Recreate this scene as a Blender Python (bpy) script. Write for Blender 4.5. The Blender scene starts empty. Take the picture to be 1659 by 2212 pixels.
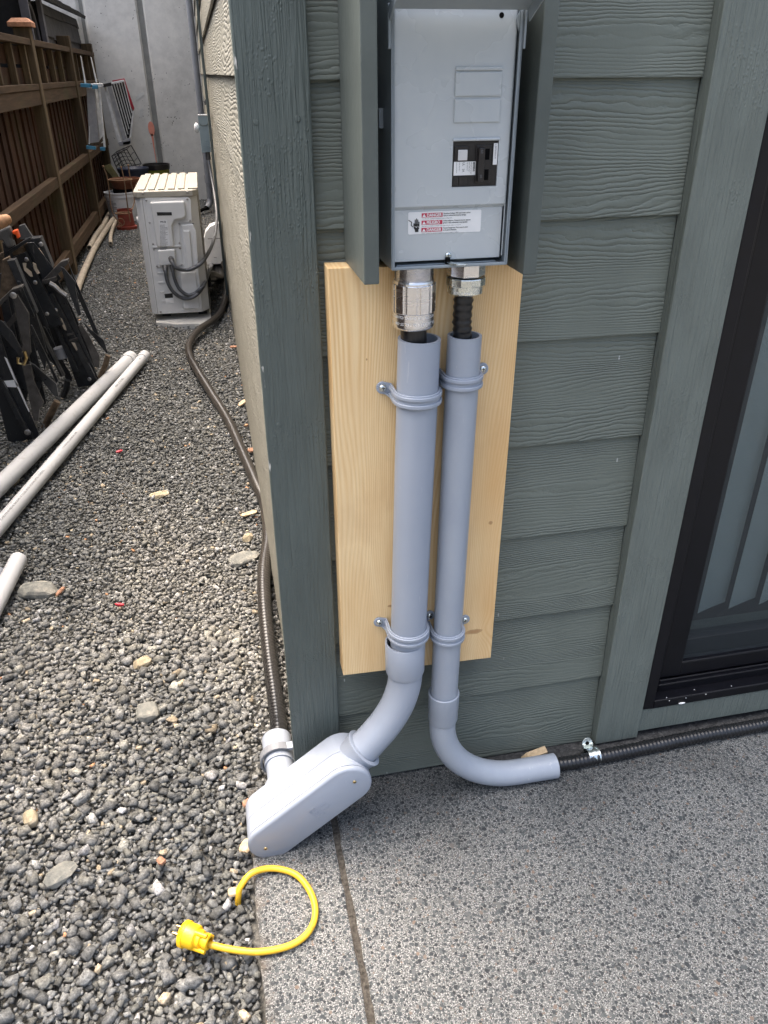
import bpy, bmesh, math, random
import numpy as np
from mathutils import Vector, Matrix
random.seed(7); rng = np.random.default_rng(11)
sc = bpy.context.scene
COL = sc.collection
R_ = math.radians

# ------------------------------------------------------------------ camera
CAM = Vector((-.049, -1.12, 1.26))
WX = Vector((0.97812869, -0.10664182, 0.17858273))      # world X in (right, down, forward)
WY = Vector((-0.20792744, -0.47853236, 0.8530961))
WZ = Vector((-0.0055181, -0.87157002, -0.49023999))
FPX, PCX, PCY = 1688., 829.5, 1106.                     # in a 1659x2212 reading of the photo
cam = bpy.data.cameras.new('camera'); camo = bpy.data.objects.new('camera', cam); COL.objects.link(camo)
right = Vector((WX.x, WY.x, WZ.x)); up = -Vector((WX.y, WY.y, WZ.y)); fwd = Vector((WX.z, WY.z, WZ.z))
m = Matrix((right, up, -fwd)).transposed().to_4x4(); m.translation = CAM
camo.matrix_world = m
cam.sensor_fit = 'VERTICAL'; cam.sensor_height = 24.0; cam.lens = FPX / 2212 * 24.0
cam.clip_start = .02; cam.clip_end = 400
sc.camera = camo

def ray(px, py):
    c = Vector((px - PCX, py - PCY, FPX))
    return Vector((WX.dot(c), WY.dot(c), WZ.dot(c)))
def atz(px, py, z): r = ray(px, py); return CAM + r * ((z - CAM.z) / r.z)
def aty(px, py, y): r = ray(px, py); return CAM + r * ((y - CAM.y) / r.y)
def atx(px, py, x): r = ray(px, py); return CAM + r * ((x - CAM.x) / r.x)

# ------------------------------------------------------------------ world, sun, exposure
SUN = Vector((-.38, .42, 1.25)).normalized()
w = bpy.data.worlds.new('World'); sc.world = w; w.use_nodes = True
nt = w.node_tree; bgn = nt.nodes['Background']
sky = nt.nodes.new('ShaderNodeTexSky'); sky.sky_type = 'NISHITA'; sky.sun_disc = False
sky.sun_elevation = math.asin(SUN.z); sky.sun_rotation = math.atan2(SUN.x, SUN.y)
sky.air_density = 1.0; sky.dust_density = 10.0; sky.ozone_density = 0.0; sky.altitude = 50
nt.links.new(sky.outputs[0], bgn.inputs[0]); bgn.inputs[1].default_value = .12
sl = bpy.data.lights.new('sun', 'SUN'); slo = bpy.data.objects.new('sun', sl); COL.objects.link(slo)
sl.energy = 1.4; sl.angle = R_(100); sl.color = (1, .985, .96)
slo.rotation_euler = (-SUN).to_track_quat('-Z', 'Y').to_euler()
sc.view_settings.view_transform = 'Standard'; sc.view_settings.look = 'None'
sc.view_settings.exposure = 2.2; sc.view_settings.gamma = 1
try:
    sc.cycles.max_bounces = 8; sc.cycles.diffuse_bounces = 4; sc.cycles.use_denoising = True
except Exception: pass

# ------------------------------------------------------------------ materials
class N:
    def __init__(s, name, rough=.5, metal=0, spec=.5, color=(.5, .5, .5)):
        s.m = bpy.data.materials.new(name); s.m.use_nodes = True; s.t = s.m.node_tree
        s.b = s.t.nodes['Principled BSDF']
        s.b.inputs['Base Color'].default_value = (*color, 1); s.b.inputs['Roughness'].default_value = rough
        s.b.inputs['Metallic'].default_value = metal; s.b.inputs['Specular IOR Level'].default_value = spec
        s.co = s.t.nodes.new('ShaderNodeTexCoord').outputs['Object']
    def n(s, kind, **kw):
        n = s.t.nodes.new('ShaderNode' + kind)
        for k, v in kw.items():
            if k.startswith('i_'):
                key = k[2:]; n.inputs[int(key) if key.isdigit() else key.replace('_', ' ')].default_value = v
            else: setattr(n, k, v)
        return n
    def l(s, a, b): s.t.links.new(a, b)
    def map(s, scale=(1, 1, 1), loc=(0, 0, 0), rot=(0, 0, 0), src=None):
        n = s.n('Mapping'); n.inputs['Scale'].default_value = scale; n.inputs['Location'].default_value = loc
        n.inputs['Rotation'].default_value = rot
        s.l(src or s.co, n.inputs[0]); return n.outputs[0]
    def noise(s, vec, scale, detail=3, rough=.5, dist=0, out='Fac'):
        n = s.n('TexNoise'); n.inputs['Scale'].default_value = scale; n.inputs['Detail'].default_value = detail
        n.inputs['Roughness'].default_value = rough; n.inputs['Distortion'].default_value = dist
        s.l(vec, n.inputs['Vector']); return n.outputs[out]
    def voro(s, vec, scale, feature='F1', rnd=1.0):
        n = s.n('TexVoronoi', feature=feature); n.inputs['Scale'].default_value = scale
        n.inputs['Randomness'].default_value = rnd
        s.l(vec, n.inputs['Vector']); return n.outputs
    def ramp(s, f, stops, interp='LINEAR'):
        n = s.n('ValToRGB'); e = n.color_ramp.elements; n.color_ramp.interpolation = interp
        while len(e) > 1: e.remove(e[-1])
        for i, (p, c) in enumerate(stops):
            c = (c, c, c) if not isinstance(c, tuple) else c
            el = e[0] if i == 0 else e.new(p)
            el.position = p; el.color = (*c, 1)
        s.l(f, n.inputs[0]); return n.outputs[0]
    def math(s, op, a, b=None, c=None):
        n = s.n('Math', operation=op)
        for i, v in enumerate((a, b, c)):
            if v is None: continue
            if isinstance(v, (int, float)): n.inputs[i].default_value = v
            else: s.l(v, n.inputs[i])
        return n.outputs[0]
    def mix(s, fac, a, b, mode='MIX'):
        n = s.n('Mix', data_type='RGBA', blend_type=mode)
        for sock, v in ((n.inputs[0], fac), (n.inputs[6], a), (n.inputs[7], b)):
            if isinstance(v, (int, float)): sock.default_value = v
            elif isinstance(v, tuple): sock.default_value = (*v, 1)
            else: s.l(v, sock)
        return n.outputs[2]
    def sep(s, v=None):
        n = s.n('SeparateXYZ'); s.l(v or s.co, n.inputs[0]); return n.outputs
    def comb(s, x, y, z):
        n = s.n('CombineXYZ')
        for i, v in enumerate((x, y, z)):
            if isinstance(v, (int, float)): n.inputs[i].default_value = v
            else: s.l(v, n.inputs[i])
        return n.outputs[0]
    def color(s, c): s.l(c, s.b.inputs['Base Color']); return s
    def rough(s, c): s.l(c, s.b.inputs['Roughness']); return s
    def bump(s, h, dist=.001, strength=1.0, prev=None):
        n = s.n('Bump'); n.inputs['Distance'].default_value = dist; n.inputs['Strength'].default_value = strength
        s.l(h, n.inputs['Height'])
        if prev is not None: s.l(prev, n.inputs['Normal'])
        s.l(n.outputs[0], s.b.inputs['Normal']); return n.outputs[0]

def plain(name, c, rough=.5, metal=0, spec=.5, var=.12, vs=14, bump=.0003, bs=220):
    """a painted / moulded surface: base colour with uneven wear and a fine texture"""
    n = N(name, rough, metal, spec)
    f = n.noise(n.map(), vs, 5, .6)
    lo = tuple(v * (1 - var) for v in c); hi = tuple(min(1, v * (1 + var)) for v in c)
    n.color(n.ramp(f, [(.3, lo), (.7, hi)]))
    n.rough(n.ramp(n.noise(n.map(), vs * 2.3, 4), [(.3, max(.05, rough - .03)), (.7, min(1, rough + .04))]))
    if bump: n.bump(n.noise(n.map(), bs, 2), bump, 1)
    return n.m

# painted lap siding with cedar-grain embossing; axis u = along the boards
def siding(name, c, axis, pitch=.0060, amp=.0015, off=0.0, wamp=13.0):
    n = N(name, .5, 0, .35)
    x, y, z = n.sep()
    u = x if axis == 'x' else y
    bid = n.math('FLOOR', n.math('DIVIDE', n.math('SUBTRACT', z, .0), .178))
    v = n.comb(n.math('ADD', n.math('MULTIPLY', u, 1.5), n.math('MULTIPLY', bid, 7.31 + off)), n.math('MULTIPLY', z, 9.0), n.math('MULTIPLY', bid, 3.7))
    warp = n.noise(v, 1.5, 1.5, .45)
    fine = n.noise(n.comb(n.math('MULTIPLY', u, 26), n.math('MULTIPLY', z, 60), bid), 1, 3, .6)
    ph = n.math('ADD', n.math('DIVIDE', z, pitch), n.math('ADD', n.math('MULTIPLY', warp, wamp), n.math('MULTIPLY', fine, 1.6)))
    s_ = n.math('SINE', n.math('MULTIPLY', ph, 6.2832 * .5))
    ridge = n.math('POWER', n.math('ABSOLUTE', s_), .7)
    # fade the emboss in patches
    patch = n.ramp(n.noise(n.comb(n.math('MULTIPLY', u, 2.2), n.math('MULTIPLY', z, 9), n.math('MULTIPLY', bid, 5.1)), 2, 2), [(.32, .18), (.60, 1.)])
    h = n.math('ADD', n.math('MULTIPLY', ridge, patch), n.math('MULTIPLY', n.noise(n.map(), 260, 3), .12))
    n.bump(h, amp, .85)
    dirt = n.ramp(n.noise(n.map(scale=(3, 3, 1.5)), 4, 5), [(.3, tuple(a * .93 for a in c)), (.7, tuple(a * 1.06 for a in c))])
    specks = n.ramp(n.voro(n.map(scale=(1, 1, .35)), 38)[0], [(.04, 1.), (.06, 0.)])
    sel = n.ramp(n.noise(n.map(), 9, 1), [(.52, 0.), (.58, .8)])
    n.color(n.mix(n.math('MULTIPLY', specks, sel), dirt, (.42, .43, .42)))
    return n.m

def trimpaint(name, c, wear=False):
    n = N(name, .46, 0, .4)
    v = n.map(scale=(190, 190, 9))
    g = n.math('POWER', n.noise(v, 1, 3, .55, .6), 1.5)
    blobs = n.ramp(n.voro(n.map(scale=(1, 1, .6)), 260)[0], [(.10, 1.), (.42, 0.)])
    sel = n.ramp(n.noise(n.map(), 16, 2), [(.45, 0.), (.62, 1.)])
    h = n.math('ADD', g, n.math('MULTIPLY', n.math('MULTIPLY', blobs, sel), .22))
    n.bump(h, .0036, .9)
    base = n.ramp(n.noise(n.map(scale=(8, 8, 3)), 3, 5), [(.3, tuple(a * .9 for a in c)), (.72, tuple(a * 1.1 for a in c))])
    if wear:
        x, y, z = n.sep()
        edge = n.math('LESS_THAN', n.math('ABSOLUTE', n.math('SUBTRACT', x, .001)), .0035)
        chip = n.ramp(n.noise(n.map(scale=(30, 30, 9)), 1.6, 4), [(.63, 0.), (.66, 1.)])
        base = n.mix(n.math('MULTIPLY', edge, chip), base, (.55, .54, .5))
    n.color(base)
    return n.m

C_TEAL = (.088, .107, .100)
C_GRN = (.134, .152, .131)
M = {}
M['trim'] = trimpaint('painted_trim_wood', C_TEAL, True)
M['casing'] = trimpaint('painted_casing_wood', (.134, .154, .138))
M['siding'] = siding('green_grey_siding', C_GRN, 'x')
M['side_siding'] = siding('green_grey_siding_sunlit', (.20, .193, .160), 'y', .0095, .0045, 1.3, 6.0)  # front siding's paint again, with the warm sunlight on this wall painted in
M['fin'] = plain('smooth_painted_board', (.088, .103, .095), .45, 0, .4, .1, 12, .0004, 90)
def _fence(name, c, axis='z', mossy=True):
    n = N(name, .85, 0, .2)
    sca = (60, 60, 3) if axis == 'z' else (60, 3, 60)
    g = n.noise(n.map(scale=sca), 1, 5, .6, .3)
    x, y, z = n.sep()
    board = n.noise(n.comb(0.0, n.math('FLOOR', n.math('DIVIDE', y, .1)), 0.0), 7.3, 0)
    a = n.ramp(g, [(.3, tuple(v * .6 for v in c)), (.7, tuple(v * 1.25 for v in c))])
    if axis == 'z': a = n.mix(.8, a, n.ramp(board, [(.3, .55), (.7, 1.3)]), 'MULTIPLY')
    if mossy:
        mo = n.ramp(n.noise(n.map(), 5, 4), [(.54, 0.), (.70, .45)])
        a = n.mix(mo, a, (.060, .060, .026))
    n.color(a); n.bump(g, .002, .7); return n.m
M['fence_board'] = _fence('weathered_cedar_boards', (.046, .020, .010))
M['fence_rail'] = _fence('weathered_cedar_rail', (.075, .046, .025), 'y')
M['fence_post'] = _fence('weathered_cedar_post', (.11, .078, .045), 'z')
M['cap'] = plain('new_cedar_cap', (.42, .20, .11), .7, 0, .3, .3, 60, .001, 300)
# fresh fir board
n = N('fresh_fir_board', .42, 0, .45)
x, y, z = n.sep()
wv = n.noise(n.comb(n.math('MULTIPLY', x, 5.5), 0.0, n.math('MULTIPLY', z, .7)), 1.6, 2, .4)
kn = n.voro(n.map(scale=(1, .0, .55), loc=(.03, 0, .05)), 5.2)[0]
kpull = n.math('MULTIPLY', n.math('EXPONENT', n.math('MULTIPLY', n.math('ADD', n.math('POWER', n.math('DIVIDE', n.math('SUBTRACT', x, .345), .03), 2.0), n.math('POWER', n.math('DIVIDE', n.math('SUBTRACT', z, .376), .03), 2.0)), -1.0)), 1.4)
ph = n.math('ADD', n.math('DIVIDE', x, .0052), n.math('ADD', n.math('MULTIPLY', wv, 26.), n.math('MULTIPLY', kpull, 2.2)))
s1 = n.math('POWER', n.math('ABSOLUTE', n.math('SINE', n.math('MULTIPLY', ph, 3.1416))), 3)
grain = n.math('MULTIPLY', s1, n.ramp(n.noise(n.map(scale=(8, 1, 2)), 1.4, 3), [(.3, .15), (.7, .85)]))
c0 = n.ramp(n.noise(n.map(scale=(9, 1, 1.6)), 2, 5), [(.25, (.76, .53, .27)), (.55, (.85, .64, .36)), (.8, (.79, .55, .28))])
c1 = n.mix(grain, c0, (.70, .44, .19))
c2 = n.mix(n.ramp(n.noise(n.map(scale=(300, 1, 12)), 1, 2), [(.4, 0.), (.8, .22)]), c1, (.5, .26, .1))
def kdist(cx, cz, sx_, sz_):
    return n.math('SQRT', n.math('ADD', n.math('POWER', n.math('DIVIDE', n.math('SUBTRACT', x, cx), sx_), 2.0), n.math('POWER', n.math('DIVIDE', n.math('SUBTRACT', z, cz), sz_), 2.0)))
kd = n.math('MINIMUM', kdist(.340, .376, .022, .0075), n.math('MINIMUM', kdist(.186, .458, .008, .0035), n.math('MINIMUM', kdist(.357, .602, .005, .005), kdist(.151, .90, .0018, .0025))))
kdn = n.math('ADD', kd, n.math('MULTIPLY', n.noise(n.map(), 120, 3), .5))
knot = n.ramp(kdn, [(.55, .75), (1.0, .45), (1.35, 0.)])
rightg = n.math('MULTIPLY', n.ramp(x, [(.28, 0.), (.37, .55)]), n.ramp(n.noise(n.map(scale=(4, 1, 2)), 2, 2), [(.35, .3), (.65, 1.)]))
c2 = n.mix(rightg, c2, (.60, .31, .095))
c2 = n.mix(n.ramp(n.noise(n.map(), 9, 4), [(.55, 0.), (.75, .25)]), c2, (.50, .30, .14))
n.color(n.mix(knot, c2, (.36, .17, .065)))
n.bump(n.math('ADD', s1, n.noise(n.map(), 300, 2)), .0003, .5)
M['fir'] = n.m
M['pvc'] = plain('grey_pvc', (.335, .368, .41), .33, 0, .5, .04, 9, .0001, 60)
n = N('new_grey_pvc', .33, 0, .5)
f = n.noise(n.map(), 9, 3); s1_ = n.ramp(n.noise(n.map(scale=(70, 70, 8)), 1.3, 4, .7), [(.68, 0.), (.71, .35)]); s2_ = n.ramp(n.noise(n.map(scale=(1, 1, 1), loc=(5, 2, 1)), 55, 6, .75), [(.66, 0.), (.72, .30)])
b_ = n.ramp(f, [(.3, (.290, .325, .385)), (.7, (.315, .350, .412))])
n.color(n.mix(s2_, n.mix(s1_, b_, (.47, .49, .51)), (.19, .195, .20)))
n.rough(n.ramp(n.noise(n.map(), 18, 3), [(.3, .29), (.7, .38)])); n.bump(n.noise(n.map(), 60, 2), .0001, .4)
M['pvc'] = n.m
# pvc with scuffs
n = N('scuffed_grey_pvc', .36, 0, .5)
f = n.noise(n.map(scale=(1, 1, .4)), 22, 5, .65)
sc1 = n.ramp(n.noise(n.map(scale=(60, 60, 9)), 1.2, 4, .7), [(.66, 0.), (.69, .5)])
bb = n.ramp(f, [(.3, (.295, .328, .385)), (.7, (.335, .368, .415))])
n.color(n.mix(sc1, bb, (.47, .48, .5)))
n.rough(n.ramp(f, [(.3, .27), (.7, .46)])); n.bump(f, .0004, .3)
M['pvc_scuff'] = n.m
n = N('ground_pvc', .42, 0, .45)
dirt = n.ramp(n.noise(n.map(scale=(1, 1, 1)), 26, 6, .7), [(.56, 0.), (.70, .5)])
n.color(n.mix(dirt, (.50, .505, .51), (.30, .28, .25))); n.bump(n.noise(n.map(), 60, 3), .0005, .3)
M['pvc_ground'] = n.m
M['pvc_dark'] = plain('weathered_grey_pvc', (.19, .20, .22), .45, 0, .4, .1)
M['pvc_tan'] = plain('dirty_tan_pvc', (.40, .34, .26), .55, 0, .4, .25, 18)
n = N('panel_grey_enamel', .33, .08, .6)
f = n.noise(n.map(), 9, 3, .5); sm = n.noise(n.map(), 16, 3, .5)
n.color(n.ramp(f, [(.0, (.44, .48, .50)), (1., (.53, .565, .58))]))
n.rough(n.ramp(sm, [(.0, .14), (1., .42)]))
M['panel'] = n.m
M['panel_dark'] = plain('panel_box_enamel', (.27, .31, .335), .35, 0, .5, .06, 12, .0001, 300)
M['black_plastic'] = plain('black_moulded_plastic', (.018, .016, .016), .32, 0, .5, .3, 60)
M['brown_plastic'] = plain('dark_brown_plastic', (.014, .012, .0115), .38, 0, .5, .3, 60)
M['hole'] = plain('deep_black', (.004, .004, .004), .9, 0, .1, .1)
M['white_label'] = plain('white_sticker', (.80, .80, .79), .35, 0, .5, .03, 60, 0)
M['ink'] = plain('black_ink', (.02, .02, .02), .5, 0, .4, .1, 60, 0)
M['grey_ink'] = plain('grey_ink', (.16, .16, .17), .5, 0, .4, .1, 60, 0)
M['red_ink'] = plain('crimson_ink', (.52, .035, .075), .4, 0, .4, .1, 60, 0)
M['button'] = plain('grey_white_button', (.62, .61, .60), .35, 0, .5, .04, 60, 0)
n = N('machined_aluminium', .27, 1.0, .5, (.82, .82, .84))
n.rough(n.ramp(n.noise(n.map(scale=(1, 1, 6)), 30, 2), [(.3, .18), (.7, .30)]))
M['alu'] = n.m
M['zinc'] = plain('zinc_plate', (.72, .76, .74), .26, 1, .5, .08, 60, 0)
M['brass'] = plain('brass_screw', (.55, .42, .2), .3, 1, .5, .2, 90)
M['steel_dull'] = plain('dull_steel', (.38, .37, .36), .42, .9, .5, .3, 50)
# armoured cable jacket: black, dusty bronze once it lies in the alley (dust lies on it from y>0.3)
n = N('cable_jacket', .30, 0, .6)
x, y, z = n.sep()
du = n.math('MULTIPLY', n.ramp(y, [(.12, 0.), (.75, .92)]), n.ramp(n.noise(n.map(), 12, 4), [(.25, .6), (.6, 1.)]))
n.color(n.mix(du, (.012, .012, .013), (.036, .031, .026)))
n.rough(n.ramp(du, [(0, .24), (1, .33)]))
M['jacket'] = n.m
M['black_rubber'] = plain('black_cable_jacket', (.010, .010, .011), .33, 0, .55, .3, 30)
M['whip'] = plain('dark_grey_liquidtight', (.075, .08, .09), .4, 0, .5, .15, 30)
n = N('yellow_cord_jacket', .42, 0, .45)
g = n.ramp(n.noise(n.map(), 70, 5, .7), [(.56, 0.), (.72, .6)])
n.color(n.mix(g, (.72, .43, .025), (.30, .18, .03))); n.bump(n.noise(n.map(), 200, 2), .0003, .4)
M['yellow'] = n.m
M['yellow_plug'] = plain('yellow_plug_plastic', (.85, .50, .012), .34, 0, .5, .1, 40)
# concrete retaining wall
n = N('cast_concrete', .85, 0, .25)
big = n.noise(n.map(), 1.2, 6, .6); sm = n.noise(n.map(), 12, 6, .65)
base = n.ramp(n.math('ADD', n.math('MULTIPLY', big, .6), n.math('MULTIPLY', sm, .4)), [(.32, (.42, .41, .385)), (.5, (.56, .545, .51)), (.68, (.68, .66, .61))])
x, y, z = n.sep()
dense = n.ramp(x, [(-.50, .0), (-.42, 1.)])
vh = n.voro(n.map(), 34)[0]
thr = n.noise(n.map(), 5, 3)
holes = n.math('LESS_THAN', vh, n.math('MULTIPLY', n.math('SUBTRACT', thr, n.math('SUBTRACT', .455, n.math('MULTIPLY', dense, .06))), .8))
vh2 = n.voro(n.map(loc=(3, 3, 3)), 7)[0]
holes2 = n.math('LESS_THAN', vh2, .035)
hh = n.math('MAXIMUM', holes, holes2)
n.color(n.mix(hh, base, (.085, .085, .08)))
n.bump(n.math('SUBTRACT', sm, n.math('MULTIPLY', hh, .8)), .006, .6)
M['concrete'] = n.m
M['groove'] = plain('groove_concrete', (.21, .21, .195), .9, 0, .2, .2, 8, .002, 60)
# exposed aggregate patio
n = N('exposed_aggregate', .72, 0, .4)
v0 = n.map()
wob = n.noise(v0, 60, 3, .6, 0, 'Color')
vv = n.n('VectorMath', operation='MULTIPLY_ADD'); n.l(wob, vv.inputs[0]); vv.inputs[1].default_value = (.006, .006, .006); n.l(v0, vv.inputs[2])
vv = vv.outputs[0]
def pebbles(scale, keep, r0):
    o = n.voro(vv, scale); cr = n.sep(o[1])
    rr = n.math('ADD', r0, n.math('MULTIPLY', cr[1], .22))
    inside = n.math('MULTIPLY', n.math('LESS_THAN', o[0], rr), n.math('GREATER_THAN', cr[2], keep))
    return inside, cr[0]
i1, c1_ = pebbles(88, .50, .25); i2, c2_ = pebbles(150, .18, .29); i3, c3_ = pebbles(290, .12, .28)
mat_f = n.noise(v0, 420, 4, .75)
matrix_ = n.ramp(mat_f, [(.40, (.050, .052, .053)), (.52, (.18, .182, .18)), (.62, (.52, .52, .50))])
stonec = lambda c: n.ramp(c, [(0, (.020, .024, .028)), (.4, (.045, .054, .060)), (.7, (.080, .090, .094)), (.93, (.13, .135, .13)), (.99, (.18, .13, .10))])
stain = n.noise(v0, 1.7, 5, .6)
a = n.mix(i3, matrix_, stonec(c3_)); a = n.mix(i2, a, stonec(c2_)); a = n.mix(i1, a, stonec(c1_))
x, y, z = n.sep()
near_wall_dark = n.ramp(n.math('ADD', n.math('MULTIPLY', y, 2.4), n.math('MULTIPLY', n.noise(v0, 5, 5, .6), 1.1)), [(.02, 1.), (.42, .66)])  # stain by the wall plus ambient shade there, both painted into the colour
dirtl = n.ramp(n.math('ADD', n.math('MULTIPLY', x, -9.0), n.noise(v0, 22, 4, .6)), [(1.18, 1.), (1.5, .5)]) if False else None
warm = n.ramp(stain, [(.3, (.58, .60, .62)), (.7, (.90, .90, .89))])
a = n.mix(1.0, a, warm, 'MULTIPLY')
a = n.mix(1.0, a, near_wall_dark, 'MULTIPLY')
edge_ = n.math('MULTIPLY', n.ramp(n.math('MULTIPLY', n.math('ADD', x, .097), 20.0), [(.0, .85), (.5, 0.)]), n.ramp(n.noise(v0, 30, 4), [(.4, .2), (.65, 1.)]))
a = n.mix(n.math('MULTIPLY', edge_, .7), a, (.10, .075, .05))
n.color(a)
hgt = n.math('ADD', n.math('MULTIPLY', n.math('MAXIMUM', i1, i2), .5), mat_f)
n.bump(hgt, .0016, .8); n.rough(n.ramp(mat_f, [(.3, .55), (.7, .85)]))
M['aggregate'] = n.m
M['dirt'] = plain('dark_dirt', (.060, .054, .046), .95, 0, .1, .6, 160, .004, 200)
n = N('dark_concrete', .8, 0, .3)
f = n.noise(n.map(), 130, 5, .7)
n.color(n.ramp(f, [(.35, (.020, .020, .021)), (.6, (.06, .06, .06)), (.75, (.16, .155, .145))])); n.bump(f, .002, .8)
M['near_wall_dark'] = n.m
# gravel stones: colour per stone from an attribute
n = N('crushed_gravel', .80, 0, .35)
at = n.n('Attribute', attribute_name='stone'); 
f = n.noise(n.map(), 190, 5, .7)
spk = n.ramp(f, [(.35, .50), (.5, .97), (.66, 1.6)])
n.color(n.mix(1.0, at.outputs['Color'], spk, 'MULTIPLY')); n.bump(n.noise(n.map(), 320, 4, .7), .0016, .7)
M['gravel'] = n.m
M['ground'] = plain('gravel_bed', (.10, .098, .09), .95, 0, .1, .5, 60, .01, 90)
n = N('grey_rock', .82, 0, .3)
f = n.noise(n.map(), 28, 7, .7)
n.color(n.ramp(f, [(.28, (.085, .09, .085)), (.5, (.19, .19, .17)), (.7, (.34, .32, .27))])); n.bump(f, .006, .8)
M['rock'] = n.m
n = N('tan_rock', .85, 0, .3)
f = n.noise(n.map(), 40, 7, .7)
n.color(n.ramp(f, [(.28, (.16, .14, .10)), (.5, (.36, .30, .20)), (.7, (.50, .43, .32))])); n.bump(f, .005, .8)
M['rock_tan'] = n.m
M['chip'] = plain('reddish_wood_chip', (.30, .16, .10), .7, 0, .3, .3, 90, .002, 100)
M['tan_chip'] = plain('tan_wood_chip', (.50, .38, .24), .7, 0, .3, .3, 90, .002, 100)
M['red_scrap'] = plain('red_plastic_scrap', (.5, .02, .04), .4, 0, .4, .2, 60)
M['ac'] = plain('ivory_grey_enamel', (.66, .66, .65), .42, 0, .4, .05, 10, .0002, 100)
M['ac_top'] = plain('ivory_enamel_lit_top', (.37, .345, .29), .5, 0, .35, .06, 14, .0003, 100)  # top of the same cabinet; warm light painted in, darkened against overexposure
M['ac_side'] = plain('taupe_coil_guard', (.26, .245, .215), .5, 0, .4, .1)
M['ac_coil'] = plain('dark_condenser_coil', (.03, .03, .03), .6, .3, .4, .3)
M['blue_grey'] = plain('blue_grey_enamel', (.235, .30, .33), .4, 0, .4, .06)
M['white_pl'] = plain('white_pvc_cover', (.72, .73, .74), .4, 0, .5, .05)
M['ladder'] = plain('mill_aluminium', (.66, .66, .65), .45, .15, .5, .2, 25)
M['lad_grey'] = plain('aluminium_deck_plate', (.34, .34, .35), .5, .3, .4, .15, 25)
M['blue_cap'] = plain('blue_plastic_cap', (.05, .21, .34), .5, 0, .4, .15)
M['red_pl'] = plain('red_ladder_plastic', (.30, .015, .03), .45, 0, .4, .15)
M['black_steel'] = plain('black_painted_steel', (.016, .018, .021), .30, 0, .55, .5, 40, .0006, 80)
n = N('scratched_black_steel', .34, .1, .5)
f = n.noise(n.map(scale=(5, 5, 1)), 9, 6, .75)
n.color(n.mix(n.ramp(f, [(.58, 0.), (.68, .8)]), (.017, .019, .022), (.15, .145, .14))); n.bump(f, .001, .4)
M['scratch_steel'] = n.m
M['grime_steel'] = plain('grimy_grey_steel', (.055, .052, .05), .45, .4, .5, .4, 30, .001, 70)
M['old_wood'] = plain('grimy_plywood', (.085, .062, .042), .8, 0, .2, .5, 40, .002, 60)
M['orange'] = plain('orange_plastic', (.78, .10, .02), .4, 0, .4, .1)
M['tool_grey'] = plain('grey_clamp_metal', (.10, .10, .10), .5, .4, .4, .25, 30)
M['handle_wood'] = plain('worn_wood_handle', (.42, .23, .12), .6, 0, .3, .35, 60)
M['terracotta'] = plain('terracotta_plastic', (.14, .05, .025), .7, 0, .3, .2, 30)
M['red_tub'] = plain('faded_red_plastic', (.22, .04, .025), .5, 0, .4, .2, 20)
M['navy'] = plain('dark_blue_plastic', (.018, .024, .045), .5, 0, .4, .2)
M['olive'] = plain('olive_yellow_plastic', (.19, .20, .03), .5, 0, .4, .3, 12)
M['bucket'] = plain('white_bucket_plastic', (.66, .67, .69), .5, 0, .4, .08, 20)
M['rust_wire'] = plain('rusty_wire', (.24, .15, .09), .7, .3, .3, .3, 60)
M['pale_wood'] = plain('dusty_wood_offcut', (.16, .145, .07), .8, 0, .2, .3, 20)
M['shed'] = plain('dark_shingle_siding', (.070, .066, .064), .8, 0, .25, .25, 8, .003, 40)
M['shed_dark'] = plain('shed_dark_panel', (.028, .027, .027), .8, 0, .25, .25, 8, .003, 40)
M['shed_trim'] = plain('shed_grey_trim', (.12, .115, .125), .6, 0, .3, .15, 20)
M['shingle'] = plain('roof_shingle', (.05, .05, .048), .9, 0, .2, .4, 30, .004, 60)
M['green_toy'] = plain('bright_green_plastic', (.05, .42, .03), .5, 0, .4, .1)
M['paint_red'] = plain('salmon_paint_mark', (.66, .26, .19), .8, 0, .2, .1, 30)
M['paint_white'] = plain('pale_patch', (.50, .50, .48), .8, 0, .2, .1, 30)
M['black_alu'] = plain('black_aluminium_frame', (.004, .004, .006), .34, 0, .3, .2, 30, .0001, 100)
M['carpet'] = plain('dark_interior_floor', (.05, .05, .055), .95, 0, .1, .3, 200, .002, 400)
M['room'] = plain('dim_room_wall', (.25, .25, .25), .9, 0, .2, .1)
M['vane'] = plain('grey_fabric_vane', (.80, .82, .80), .7, 0, .3, .05, 20)
n = N('window_glass', .02, 0, .5)
tr = n.n('BsdfTransparent'); tr.inputs[0].default_value = (.78, .82, .82, 1); gl = n.n('BsdfGlossy'); gl.inputs['Roughness'].default_value = .02
gl.inputs['Color'].default_value = (1, 1, 1, 1)
lw = n.n('LayerWeight'); lw.inputs[0].default_value = .5; frf = n.math('MULTIPLY_ADD', n.math('POWER', lw.outputs['Facing'], 4.0), .85, .05)
mx = n.n('MixShader'); n.l(frf, mx.inputs[0]); n.l(tr.outputs[0], mx.inputs[1]); n.l(gl.outputs[0], mx.inputs[2])
n.l(mx.outputs[0], n.t.nodes['Material Output'].inputs[0]); M['glass'] = n.m
# insect screen: a real weave of dark threads with open holes
n = N('insect_screen', .6, 0, .3, (.055, .065, .07))
x, y, z = n.sep()
P_ = .0020
fx = n.math('LESS_THAN', n.math('FRACT', n.math('DIVIDE', x, P_)), .22); fz = n.math('LESS_THAN', n.math('FRACT', n.math('DIVIDE', z, P_)), .22)
th = n.math('MAXIMUM', fx, fz)
tr = n.n('BsdfTransparent'); mx = n.n('MixShader'); n.l(th, mx.inputs[0]); n.l(tr.outputs[0], mx.inputs[1]); n.l(n.b.outputs[0], mx.inputs[2])
n.l(mx.outputs[0], n.t.nodes['Material Output'].inputs[0]); M['screen'] = n.m

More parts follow.
